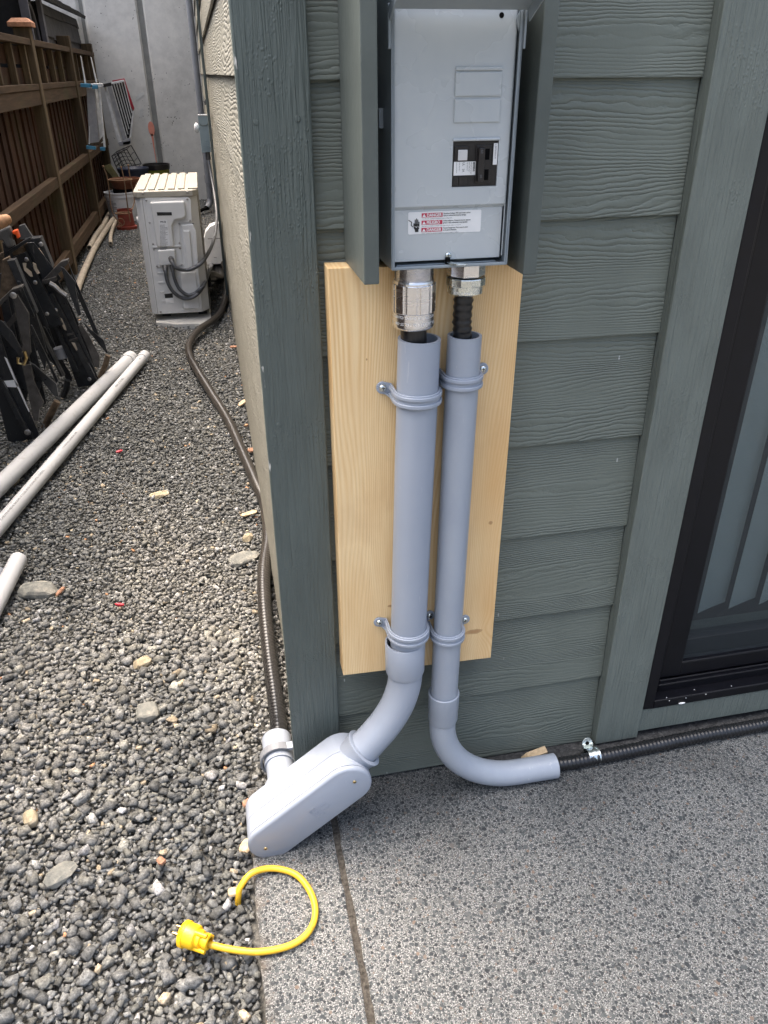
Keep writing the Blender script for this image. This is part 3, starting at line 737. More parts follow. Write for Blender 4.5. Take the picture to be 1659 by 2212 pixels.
text(g, 'TEST MONTHLY', .0017, (wx0 + .0186, yb - .0025, wz0 + .0285), (0, 0, -1), (1, 0, 0), .8); text(g, 'UL   SA', .0040, (wx0 + .0130, yb - .0025, wz0 + .0285), (0, 0, -1), (1, 0, 0), .9)
text(g, 'CU/AL WIRE ONLY', .0015, (wx0 + .0086, yb - .0025, wz0 + .0285), (0, 0, -1), (1, 0, 0), .8); text(g, 'GROUND FAULT BREAKER', .0013, (wx0 + .0050, yb - .0025, wz0 + .0285), (0, 0, -1), (1, 0, 0), .8)
g.make('label_print', 'ink', lab)
g = Geo(); g.box((wx1 - .0062, yb - .0021, wz1 - .0275), (wx1 - .0008, yb - .0017, wz1 - .0030)); sl_ = g.make('serial_sticker', 'white_label', bk, bevel=.0002)
g = Geo(); text(g, 'L ZED2A2022134', .0028, (wx1 - .0045, yb - .0025, wz1 - .0040), (0, 0, -1), (1, 0, 0), .80); g.make('sticker_print', 'grey_ink', sl_)
g = Geo(); g.box((wx0 + .0300, yb - .0015, wz0 + .0035), (wx1 - .0085, yb, wz1 - .0050)); g.make('handle_housing', 'brown_plastic', bk, bevel=.0006)
g = Geo(); g.box((wx0 + .0318, yb - .0085, wz0 + .0060), (wx0 + .0392, yb - .0016, wz1 - .0075)); h_ = g.make('breaker_handle', 'black_plastic', bk, bevel=.0012)
for zz in (wz1 - .0215, wz0 + .0070):
    g = Geo(); g.box((wx1 - .0165, yb - .0018, zz), (wx1 - .0110, yb - .00155, zz + .0125)); g.make('handle_slot', 'hole', bk)
g = Geo(); text(g, '60', .0042, (wx0 + .0340, yb - .0088, wz0 + .0145), (0, 0, -1), (1, 0, 0)); text(g, '60', .0042, (wx0 + .0340, yb - .0088, wz1 - .0095), (0, 0, -1), (1, 0, 0)); g.make('handle_marking', 'grey_ink', bk)
for a, b in ((.0018, .009), (.0098, .0125)):
    g = Geo(); g.box((wx0 + a, yb - .001, wz0 + .0022), (wx0 + a + b - .002, yb, wz0 + .0125)); g.make('breaker_rib', 'black_plastic', bk, bevel=.0004)
# danger label on the lower plate
ly = dy + .0043
def rrect(x0, x1, z0, z1, r, y, n_=5):
    out = []
    for cx_, cz_, a0 in ((x1 - r, z1 - r, 0), (x0 + r, z1 - r, 90), (x0 + r, z0 + r, 180), (x1 - r, z0 + r, 270)):
        out += [(cx_ + r * math.cos(R_(a0 + 90 * k / n_)), y, cz_ + r * math.sin(R_(a0 + 90 * k / n_))) for k in range(n_ + 1)]
    return out
Lx0, Lx1, Lz0, Lz1 = .1965, .2930, 1.0795, 1.1065
g = Geo(); g.prism(rrect(Lx0, Lx1, Lz0, Lz1, .002, ly), (0, -.0002, 0)); dl = g.make('danger_label', 'white_label', panel)
yl = ly - .0004; ux, uz = (1, 0, 0), (0, 0, 1)
for i, wd in enumerate(('DANGER', 'PELIGRO', 'DANGER')):
    zt = Lz1 - .0018 - i * .0088
    g = Geo(); g.add([(Lx0 + .0175, yl, zt - .0052), (Lx0 + .0450, yl, zt - .0052), (Lx0 + .0450, yl, zt), (Lx0 + .0175, yl, zt)], [(0, 1, 2, 3)]); g.make('red_banner', 'red_ink', dl)
    g = Geo(); text(g, wd, .0056, (Lx0 + .0242, yl - .0002, zt - .0045), ux, uz, .86 if wd != 'PELIGRO' else .80, .00018)
    g.add([(Lx0 + .0183, yl - .0002, zt - .0046), (Lx0 + .0232, yl - .0002, zt - .0046), (Lx0 + .02075, yl - .0002, zt - .0008)], [(0, 1, 2)]); g.make('banner_lettering', 'white_label', dl)
g = Geo()
T3 = [('Hazardous Voltage. Will cause death, serious', 'injury or substantial property damage.', 'Turn off power supplying this equipment before working inside.'),
      ('Voltaje peligroso. Causara la muerte, lesiones', 'graves o dano substancial a la propiedad.', 'Desconecte el suministro de energia a este equipo antes de trabajar en su interior.'),
      ('Tension Dangereuse. Peut causer la mort', 'ou de graves blessures.', 'Couper le courant qui alimente cet equipement avant de travailler a l interieur.')]
for i, (a, b, c) in enumerate(T3):
    zt = Lz1 - .0018 - i * .0088
    text(g, a, .0024, (Lx0 + .0460, yl, zt - .0019), ux, uz, .82, .00006); text(g, b, .0024, (Lx0 + .0460, yl, zt - .0044), ux, uz, .82, .00006)
    text(g, c, .0016, (Lx0 + .0178, yl, zt - .0073), ux, uz, .97)
g.make('label_text', 'ink', dl)
# shock pictogram: jagged arrow and a raised hand struck by a bolt
g = Geo(); hx, hz = Lx0 + .0118, Lz0 + .0045
for k, (dx_, ht) in enumerate(((-.0042, .0075), (-.0026, .0118), (-.0009, .0130), (.0008, .0118), (.0024, .0092))):
    g.prism(rrect(hx + dx_ - .00062, hx + dx_ + .00062, hz + .0045, hz + ht + .0018, .0006, yl, 3), (0, -.0001, 0))
g.prism([(hx - .0048, yl, hz + .0078), (hx + .0030, yl, hz + .0078), (hx + .0030, yl, hz + .0052), (hx + .0002, yl, hz + .0068), (hx - .0008, yl, hz + .0052), (hx - .0030, yl, hz + .0064), (hx - .0048, yl, hz + .0058)], (0, -.0001, 0))
g.prism([(hx - .0048, yl, hz + .0040), (hx - .0030, yl, hz + .0048), (hx - .0006, yl, hz + .0034), (hx + .0004, yl, hz + .0050), (hx + .0030, yl, hz + .0034), (hx + .0018, yl, hz + .0010), (hx + .0018, yl, hz - .0016), (hx - .0026, yl, hz - .0016), (hx - .0030, yl, hz + .0010)], (0, -.0001, 0))
for a, b in (((-.0110, .0128), (-.0072, .0106)), ((-.0072, .0106), (-.0078, .0072)), ((-.0078, .0072), (-.0060, .0050))):
    A = V(hx + a[0], yl, hz + a[1]); B = V(hx + b[0], yl, hz + b[1]); d_ = (B - A).normalized(); s_ = V(-d_.z, 0, d_.x) * .0005; A = A - d_ * .0004; B = B + d_ * .0004
    g.prism([A - s_, B - s_, B + s_, A + s_], (0, -.0001, 0))
g.make('shock_pictogram', 'ink', dl)
screw((.2505, ly, 1.0515), (0, -1, 0), .0043, panel)
g = Geo(); zb = pz0 + .0045
g.prism([(.2475, -.112, zb), (.2535, -.112, zb), (.2565, -.119, zb), (.2690, -.1275, zb), (.2705, -.1300, zb), (.2670, -.1325, zb), (.2560, -.1300, zb), (.2490, -.1215, zb)], (0, 0, .0016)); g.make('latch_tab', 'zinc', panel, bevel=.0005)
g = Geo(); g.cyl((.2495, -.1095, zb - .002), (.2495, -.1095, zb + .006), .0035, 12); g.make('latch_boss', 'hole', panel)
# opened lid: pan-shaped, tilted up, flanges down
lid_a = R_(26); O = V(0, pyf - .002, 1.3225); LL = .30
def lp(x, t, n_): # t along the lid outward, n_ normal (down)
    return V(x, O.y - t * math.cos(lid_a) - n_ * math.sin(lid_a) * -1 * -1, O.z + t * math.sin(lid_a) - n_ * math.cos(lid_a))
g = Geo(); lx0, lx1 = px0 - .004, px1 + .004
def lbox(x0, x1, t0, t1, n0, n1):
    g.hexa([lp(x0, t0, n1), lp(x1, t0, n1), lp(x1, t1, n1), lp(x0, t1, n1), lp(x0, t0, n0), lp(x1, t0, n0), lp(x1, t1, n0), lp(x0, t1, n0)])
lbox(lx0, lx1, 0, LL, 0, .0014); lbox(lx0, lx0 + .0014, 0, LL, .0014, .014); lbox(lx1 - .0014, lx1, 0, LL, .0014, .014); lbox(lx0 + .0014, lx1 - .0014, LL - .0014, LL, .0014, .014)
g.make('lid', 'panel_dark', panel, bevel=.0008)
for a_, b_, c_ in ((px0 - .0035, px0 - .0005, .010), (px1 + .0005, px1 + .0035, .006)): g = Geo(); g.box((a_, pyf - .001, pz1 - .062), (b_, pyf + c_, pz1 - .018)); g.make('hinge_arm', 'panel_dark', panel, bevel=.001)
g = Geo(); g.prism([(px1 - .0046, pyf + .002, 1.322), (px1 - .0090, pyf + .002, 1.312), (px1 - .0046, pyf + .002, 1.300)], (0, .002, 0)); g.make('hinge_tab', 'panel_dark', panel)
g = Geo(); g.box((px0 - .006, -.075, 1.2), (px0 - .0002, -.06, 1.222)); g.make('side_knockout', 'panel_dark', panel, bevel=.0008)
g = Geo(); g.box((px0 + .01, -.105, pz0 + .0018), (px1 - .012, -.018, pz0 + .003)); g.make('enclosure_floor_plate', 'panel_dark', panel)  # thin plate on the enclosure floor
g = Geo(); g.lathe([(.021, 0), (.021, .003), (.017, .0035), (.017, .001)], (.281, -.068, pz0 + .003), (0, 0, 1), 8); g.make('locknut', 'zinc', panel)

# ------------------------------------------------------------------ board, connectors, conduits
g = Geo(); g.hexa([(.0985, -.050, .318), (.3765, -.050, .309), (.3765, -.0122, .309), (.0985, -.0122, .318), (.0995, -.050, 1.031), (.3795, -.050, 1.0235), (.3795, -.0122, 1.0235), (.0995, -.0122, 1.031)])
tag(g.make('backing_board', 'fir', None, bevel=.0012), 'bright yellow fir board screwed to the wall behind the two grey conduits', 'board')

LY, RY = -.0815, -.0755
def lc(z): return V(.2203 - (.936 - z) * .0205, LY, z)
def rc(z): return V(.2885 - (.934 - z) * .0122, RY, z)
def ribbed(prof): return prof
# left connector
cl = thing('cable_connector', 'large ribbed silver aluminium cable connector above the wide left conduit', 'cable connector', (.2115, LY, .95))
c_ = V(.2115, LY, 0)
prof = []
for k in range(13): z = 1.0365 - k * .00165; prof += [(.0262, z), (.0249, z - .0008)]
g = Geo(); g.lathe(prof + [(.0249, 1.012)], c_, (0, 0, 1), 40); g.make('threaded_hub', 'alu', cl)
g = Geo(); n_ = 10; poly = []
for k in range(n_):
    a0 = 2 * math.pi * k / n_; 
    for da, rr in ((-.26, .0288), (-.22, .0300), (.20, .0300), (.24, .0288)): poly.append((c_.x + rr * math.cos(a0 + da), c_.y + rr * math.sin(a0 + da), .976))
g.prism(poly, (0, 0, .0375)); g.lathe([(.0280, .9755), (.0280, 1.0155), (.0272, 1.0185), (.0249, 1.0185)], c_, (0, 0, 1), 40); g.make('connector_body', 'alu', cl, bevel=.0006)
g = Geo(); g.lathe([(.0180, .9535), (.0265, .9535), (.0285, .9555), (.0289, .9575), (.0289, .9755), (.0270, .9758)], c_, (0, 0, 1), 40); g.make('gland_nut', 'alu', cl, sm=35)
g = Geo()
def cyltext(g, body, size, cx_, cy_, z, r, ang0, flip=False, dirn=1):
    tv, tf = textmesh(body, size)
    s_ = -1 if flip else 1
    g.add([(cx_ + r * math.sin(ang0 + dirn * s_ * p[0] / r), cy_ - r * math.cos(ang0 + dirn * s_ * p[0] / r), z + s_ * p[1]) for p in tv], tf)
cyltext(g, 'ACC TO 1.42 Gr.EFG, CLS III', .0052, c_.x, c_.y, .9735, .0290, 1.0, True); cyltext(g, 'DIA. JACKET 1.32-1.62, ST-150', .0052, c_.x, c_.y, .9645, .0290, 1.1, True); g.make('stamped_text', 'white_label', cl)
# right connector
cr = thing('cable_connector', 'smaller hexagonal silver cable connector with zinc nut above the narrow right conduit', 'cable connector', (.2815, RY, 1.0))
c_ = V(.2850, RY - .004, 0)
g = Geo(); g.prism([(c_.x + .0262 * math.cos(R_(22.5 + 45 * k)), c_.y + .0262 * math.sin(R_(22.5 + 45 * k)), 1.0195) for k in range(8)], (0, 0, .0185)); g.make('connector_body', 'alu', cr, bevel=.0008)
g = Geo(); g.prism([(c_.x + .0272 * math.cos(R_(30 * k)), c_.y + .0272 * math.sin(R_(30 * k)), 1.0065) for k in range(12)], (0, 0, .011)); g.make('hex_nut', 'zinc', cr, bevel=.0012)
g = Geo(); g.lathe([(.0140, .9945), (.0225, .9945), (.0245, .9965), (.0248, 1.0065), (.020, 1.0066)], c_, (0, 0, 1), 36); g.make('gland_nut', 'zinc', cr, sm=35)
g = Geo(); cyltext(g, '4252 10 8150', .0042, c_.x, c_.y, .9978, .0249, -.95); g.make('stamped_text', 'white_label', cr)

# cables: each runs on through its conduit
def groovecable(r, pitch, amp):
    def fn(i, L): return r + amp * (1 if (int(L / pitch * 4) % 4) in (1, 2) else 0)
    return fn
g = Geo(); z_ = 1.0
path = smooth([(.2115, LY, .958), (.2125, LY, .93), lc(.80), lc(.40), (.203, -.084, .29), (.165, -.092, .225), (.11, -.100, .165), (.03, -.102, .10), (-.02, -.085, .060), (-.026, -.02, .044), (-.026, .08, .040)], 10)
alley = [(600, 1592), (597, 1560), (590, 1500), (577, 1400), (568, 1300), (568, 1230), (576, 1160), (570, 1090), (548, 1040), (520, 975), (490, 905), (455, 850), (426, 805), (408, 768), (407, 740), (428, 714), (463, 690), (481, 660), (488, 620), (487, 590)]
ap = [atz(px, py, .012) for px, py in alley]
ap = [V(p.x + .004, p.y, .012 + .006 * math.sin(i * 1.7)) for i, p in enumerate(ap)]
ap[0].z = .030; ap[1].z = .020
path2 = resample(smooth([(-.026, .02, .040)] + ap[0:] + [(.0, ap[-1].y + .25, .10)], 12), .0042)
g.tube(resample(path, .006)[:-12], .0183, 20)
Lc = thing('armored_cable', 'long dusty bronze-black ribbed cable snaking over the gravel out of the large grey fitting', 'cable', (0, .5, 0))
g.make('cable_core', 'black_rubber', Lc, sm=60)
g = Geo(); g.tube(path2, .0175, 18, True, rfun=lambda i, L: .0170 + (0, .0016, .0016)[i % 3]); g.make('ribbed_jacket', 'jacket', Lc, sm=89)
Rc = thing('armored_cable', 'black ribbed cable running along the wall foot under the patio door into the narrow conduit', 'cable', (.6, -.06, 0))
g = Geo(); up_ = resample([V(.2835, RY - .004, .998), V(.2835, RY, .955), rc(.90), rc(.5), rc(.22)], .0032)
g.tube(up_, .0133, 20, True, rfun=lambda i, L: .0125 + .0019 * (.5 + .5 * math.sin(L / .0105 * 2 * math.pi)) ** 2); g.make('cable_riser', 'black_rubber', Rc, sm=80)
cpx = [(1195, 1653), (1240, 1646), (1290, 1636), (1400, 1613), (1500, 1592), (1600, 1574), (1659, 1563), (1760, 1546)]
low = [V(.45, -.078, .02)] + [atz(a, b, .0155) for a, b in cpx]; low.append(low[-1] + V(.9, .0, 0)); low = [V(p.x, p.y, .0152) for p in low]
low = resample(smooth(low, 10), .0022)
g = Geo(); g.tube(low, .0135, 18, True, rfun=lambda i, L: .0137 + .00075 * math.sin(L / .0088 * 2 * math.pi)); g.make('cable_run', 'black_rubber', Rc, sm=80)

# left conduit assembly
LR = .0302
cd = thing('conduit_run', 'wide grey PVC conduit with sweeping elbow ending in an oval junction fitting by the corner', 'conduit', (.209, LY, 0))
g = Geo(); g.pipe([lc(.936), lc(.37)], LR, LR - .0042, 40); g.make('pipe', 'pvc', cd, sm=40)
eb = [V(.2076, LY, .405), V(.2072, -.0818, .36), V(.2055, -.0825, .335), V(.2010, -.084, .300), V(.1880, -.087, .262), V(.1660, -.091, .227), V(.1400, -.096, .199), V(.1180, -.100, .178), V(.1000, -.1015, .161)]
ebs = smooth(eb, 8)
g = Geo(); g.tube(ebs[8:], LR, 40); el = g.make('elbow', 'pvc', cd, sm=50)
g = Geo(); c_ = V(.2078, LY, 0)
g.lathe([(LR + .0003, .400), (.0312, .4035), (.0335, .4045), (.0345, .4025), (.0345, .3420), (.0330, .3365), (LR, .3350)], c_, (-.01, 0, 1), 40); g.make('elbow_socket', 'pvc', el, sm=40)
# LB body
u_ = V(.789, 0, .614); v_ = V(-.614, 0, .789); C_ = V(.0135, 0, .0905); hl = .0915; rr = .0432
def stadium(r, y, hl_=hl, dc=V(0, 0, 0), n_=14):
    out = []
    for k in range(n_ + 1): a = R_(-90 + 180 * k / n_); out.append(C_ + dc + u_ * (hl_ + r * math.cos(a)) + v_ * (r * math.sin(a)))
    for k in range(n_ + 1): a = R_(90 + 180 * k / n_); out.append(C_ + dc + u_ * (-hl_ + r * math.cos(a)) + v_ * (r * math.sin(a)))
    return [V(p.x, y, p.z) for p in out]
def loft(rings):
    g = Geo(); n_ = len(rings[0]); v = [p for r in rings for p in r]; f = []
    for i in range(len(rings) - 1):
        for k in range(n_): a = i * n_ + k; b = i * n_ + (k + 1) % n_; f.append((a, b, b + n_, a + n_))
    f += [tuple(range(n_)), tuple(range(len(rings) * n_ - 1, (len(rings) - 1) * n_ - 1, -1))]
    g.add(v, f); return g
lb = loft([stadium(rr - .006, -.0560), stadium(rr - .0022, -.0575), stadium(rr - .0002, -.062), stadium(rr - .0002, -.104), stadium(rr - .0012, -.1043), stadium(rr, -.1052), stadium(rr, -.139)]).make('conduit_body', 'pvc', cd, sm=32)
loft([stadium(rr - .0016, -.1392), stadium(rr - .0016, -.1404)]).make('cover_gap', 'ink', lb)  # dark ring added so the cover seam reads as a shaded gap
loft([stadium(rr - .0012, -.1404), stadium(rr + .0006, -.1408), stadium(rr + .0006, -.1440), stadium(rr - .0003, -.1468), stadium(rr - .0022, -.1488), stadium(rr - .0050, -.1500)]).make('cover', 'pvc', lb, sm=32)
screw((.0973, -.1500, .1570), (0, -1, 0), .0034, lb, 'brass'); screw((-.0712, -.1500, .0238), (0, -1, 0), .0034, lb, 'brass')
g = Geo(); cu = u_; 
for k, (s_, d_) in enumerate((('Scepter', .012), ('JUNCTION BOX', .0065), ('Canada  R', .0005), ('POUR CONDUIT', -.0055), ('2" PVC  E', -.011))):
    text(g, s_, .0054, C_ + u_ * .004 + v_ * (d_ - .006) + V(0, -.1502, 0), u_, v_, .9, 0)
o = g.make('embossed_text', 'pvc', lb); sld = o.modifiers.new('solid', 'SOLIDIFY'); sld.thickness = .0005; sld.offset = 1
# upper hub
ha = V(.088, -.0995, .149); hb = V(.1255, -.1000, .1850); hd = (hb - ha).normalized()
g = Geo(); g.lathe([(.030, -.030), (.0330, 0), (.0352, (hb - ha).length - .008), (.0378, (hb - ha).length - .005), (.0384, (hb - ha).length - .001), (.0372, (hb - ha).length), (.0306, (hb - ha).length)], ha, hd, 40); g.make('upper_hub', 'pvc', lb, sm=40)
g = Geo(); g.hexa([V(.060, -.104, .105), V(.11, -.104, .14), V(.11, -.07, .14), V(.06, -.07, .105), V(.045, -.104, .150), V(.092, -.104, .180), V(.092, -.07, .180), V(.045, -.07, .150)]); g.make('hub_shoulder', 'pvc', lb, bevel=.008, seg=4)
# lower hub and stub up the alley
SX, SZ = -.0275, .0395
g = Geo(); g.lathe([(.036, 0), (.0355, .022), (.0345, .034), (.0305, .0342)], (SX, -.058, SZ), (0, 1, 0), 40); g.make('lower_hub', 'pvc', lb, sm=40)
g = Geo(); g.pipe([V(SX, -.05, SZ), V(SX, .030, SZ)], .0275, .024, 40); g.pipe([V(SX, .026, SZ), V(SX, .100, SZ)], .0305, .0255, 40); g.make('stub_pipe', 'pvc', cd, sm=40)
# right conduit assembly
RR = .0246
cd2 = thing('conduit_run', 'narrower grey PVC conduit bending at the bottom to lie flat along the patio', 'conduit', (.281, RY, 0))
g = Geo(); g.pipe([rc(.934), rc(.23)], RR, RR - .0038, 40); g.make('pipe', 'pvc_scuff', cd2, sm=40)
ex, ez, er = rc(.2).x, .186, .160
arc = [V(ex, RY, .24), V(ex, RY, .215)] + [V(ex + er - er * math.cos(R_(a)), RY - .004 * a / 90, ez - er * math.sin(R_(a))) for a in range(0, 91, 5)] + [V(ex + er + .045, RY - .0045, ez - er), V(.522, RY - .005, ez - er)]
arc = [V(p.x, p.y, max(p.z, RR + .001)) for p in arc]
g = Geo(); g.pipe(arc, RR + .0002, RR - .004, 40); e2 = g.make('elbow', 'pvc_scuff', cd2, sm=60)
g = Geo(); g.lathe([(RR + .0002, .2660), (.0268, .2675), (.0286, .2660), (.0283, .2300), (.0275, .2275), (.0278, .205), (.0262, .2000), (RR, .1992)], (ex + .0004, RY, 0), (0.0, 0, 1), 40); g.make('elbow_socket', 'pvc_scuff', e2, sm=35)

# conduit straps: saddle band plus two ears
def strap(cx, cz, r, y_axis, label, wide=.021, ear=.033, tilt=0, drop=.012, eyl=None, eyr=None, mat='pvc'):
    t = thing('conduit_strap', label, 'strap', (cx, -.05, cz), 'grey conduit straps on the fir board')
    base = -.0505; prof = []
    th = .0032; n_ = 18
    # band cross-path in x-y (front half), z-width 'wide' with two raised ribs
    def band(r_, z0, z1, g):
        pts = [(cx - r_, base - .001), (cx - r_, y_axis)] + [(cx - r_ * math.cos(R_(a)), y_axis - r_ * math.sin(R_(a))) for a in np.linspace(10, 170, n_)] + [(cx + r_, y_axis), (cx + r_, base - .001)]
        inn = [(cx - (r_ - th), base - .001), (cx - (r_ - th), y_axis)] + [(cx - (r_ - th) * math.cos(R_(a)), y_axis - (r_ - th) * math.sin(R_(a))) for a in np.linspace(10, 170, n_)] + [(cx + (r_ - th), y_axis), (cx + (r_ - th), base - .001)]
        m_ = len(pts)
        def zz(i): # the band dips toward the front
            return drop * .0
        v = [(p[0], p[1], z0) for p in pts] + [(p[0], p[1], z1) for p in pts] + [(p[0], p[1], z0) for p in inn] + [(p[0], p[1], z1) for p in inn]
        f = []
        for i in range(m_ - 1): f += [(i, i + 1, m_ + i + 1, m_ + i), (2 * m_ + i, 3 * m_ + i, 3 * m_ + i + 1, 2 * m_ + i + 1), (i, 2 * m_ + i, 2 * m_ + i + 1, i + 1), (m_ + i, m_ + i + 1, 3 * m_ + i + 1, 3 * m_ + i)]
        f += [(0, m_, 3 * m_, 2 * m_), (m_ - 1, 3 * m_ - 1, 4 * m_ - 1, 2 * m_ - 1)]; g.add(v, f)
    g = Geo(); band(r + .0036, cz - wide / 2, cz + wide / 2, g); sb = g.make('saddle', mat, t, bevel=.0007, sm=45)
    g = Geo(); band(r + .0062, cz - wide * .40, cz - wide * .14, g); band(r + .0062, cz + wide * .14, cz + wide * .40, g); g.make('saddle_rib', mat, sb, bevel=.0009, sm=45)
    for s_, off in ((-1, eyl), (1, eyr)):
        off = ear if off is None else off
        ex_ = cx + s_ * (r + off * .5 + .004); zc = cz + drop * .45
        g = Geo(); poly = [(cx + s_ * (r + .0005), base, cz - wide * .45), (cx + s_ * (r + .0005), base, cz + wide * .5)] + [(ex_ + s_ * .0095 * math.cos(R_(a)), base, zc + .0095 * math.sin(R_(a))) for a in np.linspace(90, -90, 9)]
        g.prism(poly, (0, -.0034, 0)); g.make('ear', mat, t, bevel=.0008)
        g = Geo(); g.prism([(cx + s_ * (r + .0015), base - .003, cz - wide * .45), (cx + s_ * (r + .0120), base - .003, cz - wide * .2), (cx + s_ * (r + .0015), base - .020, cz - wide * .45)], (0, 0, .0025)); g.make('gusset', mat, t)
        screw((ex_, base - .0036, zc), (0, -1, 0), .0056, t)
    return t
a = lc(.848); strap(a.x, .851, LR, LY, 'upper strap around the wide left conduit with a screw in its left ear', ear=.022)
a = rc(.865); strap(a.x, .868, RR, RY, 'upper strap around the narrow right conduit just below its open top', ear=.019)
a = lc(.42); strap(a.x, .4235, LR, LY, 'lower strap around the wide left conduit just above the elbow socket', ear=.022)
a = rc(.40); strap(a.x, .4035, RR, RY, 'lower strap around the narrow right conduit beside a knot in the fir board', ear=.019)
# strap on the stub beyond the corner
t = thing('conduit_strap', 'grey strap holding the short pipe stub to the side wall behind the corner board', 'strap', (SX, .04, SZ))
g = Geo(); pts = [V(SX + .0345 * math.cos(R_(a)), .036 + .0, SZ + .0345 * math.sin(R_(a))) for a in np.linspace(55, 300, 24)]
for i in range(len(pts) - 1):
    a, b = pts[i], pts[i + 1]; ra = (a - V(SX, .036, SZ)).normalized() * .0042; rb = (b - V(SX, .036, SZ)).normalized() * .0042; d_ = V(0, .018, 0)
    g.hexa([a, b, b + d_, a + d_, a + ra, b + rb, b + rb + d_, a + ra + d_])
g.make('saddle', 'pvc_dark', t)
g = Geo(); g.hexa([V(SX + .018, .036, SZ + .0275), V(.020, .036, SZ + .0275), V(.020, .054, SZ + .0275), V(SX + .018, .054, SZ + .0275), V(SX + .018, .036, SZ + .0345), V(.020, .036, SZ + .0345), V(.020, .054, SZ + .0345), V(SX + .018, .054, SZ + .0345)])
g.box((.0165, .034, SZ + .022), (.0205, .056, SZ + .048)); g.make('ear', 'pvc', t, bevel=.001)
screw((.0160, .045, SZ + .041), (-1, 0, 0), .005, t)
# steel one-hole clip on the low cable
t = thing('cable_clip', 'bright zinc one-hole clip pinning the black cable beside the door casing', 'clip', (.615, -.06, 0))
cxp = atz(1278, 1634, .015); g = Geo(); cyp = cxp.y; cx_ = cxp.x
for w0, r_ in ((-.003, .0180), (.0001, .0166), (.0032, .0166), (.0063, .0180), (.0094, .0180), (.0125, .0166), (.0156, .0166), (.0187, .0180)):
    pts = [V(cx_ - .008 + w0, cyp + r_ * math.cos(R_(a)), .0152 + r_ * math.sin(R_(a))) for a in np.linspace(-60, 200, 26)] if False else [V(cx_ - .008 + w0, cyp - r_ * math.cos(R_(a)), max(.0008, .0152 + r_ * math.sin(R_(a)))) for a in np.linspace(-50, 150, 24)]
    pts2 = [V(p.x + .0031, p.y, p.z) for p in pts]; inn = [V(p.x, cyp + (p.y - cyp) * .9, .0152 + (p.z - .0152) * .9) for p in pts]; inn2 = [V(p.x + .0031, p.y, p.z) for p in inn]
    for i in range(len(pts) - 1): g.hexa([inn[i], inn[i + 1], inn2[i + 1], inn2[i], pts[i], pts[i + 1], pts2[i + 1], pts2[i]])
g.make('clip_band', 'zinc', t, sm=40)
g = Geo(); ty = cyp + .0155
pl = [(cx_ - .007, .012), (cx_ + .015, .012), (cx_ + .0125, .034)] + [(cx_ + .0115 * math.cos(R_(a)), .036 + .0115 * math.sin(R_(a))) for a in range(0, 181, 20)] + [(cx_ - .0115, .034)]
g.prism([(p[0] - .004, ty + (p[1] - .018) * .25, p[1]) for p in pl], (0, -.0016, 0)); g.make('clip_tab', 'zinc', t, bevel=.0004)
g = Geo(); g.lathe([(.0044, 0), (.0001, 0)], (cx_ - .004, ty + .0022, .0355), (0, -1, .2), 14); g.make('clip_hole', 'hole', t)
# wood shim behind the elbow
g = Geo(); p = atz(1152, 1655, .012)
g.prism([(.470, -.043, .004), (.480, -.046, .018), (.500, -.048, .026), (.520, -.046, .030), (.524, -.042, .012), (.515, -.041, .004)], (0, .018, 0))
tag(g.make('wood_shim', 'tan_chip', None, bevel=.001), 'splintered tan wood shim wedged behind the flat end of the narrow conduit', 'wood scrap')

# ------------------------------------------------------------------ yellow cord
cord = thing('cord_pigtail', 'short yellow cord looped on the patio edge with a round yellow plug', 'power cord', (-.1, -.27, 0))
cp = [(514, 1952), (515, 1935), (520, 1915), (545, 1886), (590, 1876), (640, 1890), (672, 1930), (681, 1975), (665, 2015), (625, 2043), (560, 2056), (500, 2051), (450, 2040)]
zz = [-.03, -.010, .004, .014, .0095, .007, .007, .007, .007, .007, .008, .0075, .008]
cpts = [atz(a, b, z) for (a, b), z in zip(cp, zz)]
g = Geo(); g.tube(smooth(cpts, 10), .0056, 16); g.make('cord', 'yellow', cord, sm=60)
pc = atz(450, 2042, .008); pd = (atz(405, 2026, .006) - pc).normalized(); pd = V(pd.x, pd.y, -.04).normalized()
pu, pv, _ = frame(pd)
g = Geo(); o_ = pc - pd * .004; rs = [(a_ * 1.0, b_ * 1.0) for a_, b_ in [(.0085, 0), (.0120, .001), (.0130, .003), (.0130, .009), (.0105, .010), (.0105, .013), (.0140, .015), (.0150, .020), (.0135, .0205), (.0150, .022), (.0185, .024), (.0195, .027), (.0198, .043), (.0205, .0435), (.0208, .050), (.0198, .0515), (.0001, .0516)]]
g.lathe(rs, o_ + V(0, 0, .009), pd, 36)
for k in range(48):
    a = 2 * math.pi * k / 48; d_ = pu * math.cos(a) + pv * math.sin(a); c0 = o_ + V(0, 0, .009) + d_ * .0207; g.cyl(c0 + pd * .0435, c0 + pd * .0505, .0006, 4)
plug = g.make('plug', 'yellow_plug', cord, sm=40)
for k in range(3):
    a = k * 2.1 + .5; d_ = pu * math.cos(a) + pv * math.sin(a); c0 = o_ + V(0, 0, .009) + d_ * .0150
    g = Geo(); g.cyl(c0 + pd * .003, c0 + pd * .026, .0040, 10); g.make('clamp_lug', 'yellow_plug', plug, sm=40)
for s_, q in ((-1, 0), (1, 0)):
    g = Geo(); c0 = o_ + V(0, 0, .010) + pd * .0516; sd = V(-pd.y, pd.x, 0).normalized() * (.0065 * s_)
    a = c0 + sd; uz_ = V(0, 0, .0032); th = sd.normalized() * .0008
    g.hexa([a - uz_ - th, a + pd * .016 - uz_ - th, a + pd * .016 - uz_ + th, a - uz_ + th, a + uz_ - th, a + pd * .016 + uz_ - th, a + pd * .016 + uz_ + th, a + uz_ + th]); g.make('prong', 'brass', plug)

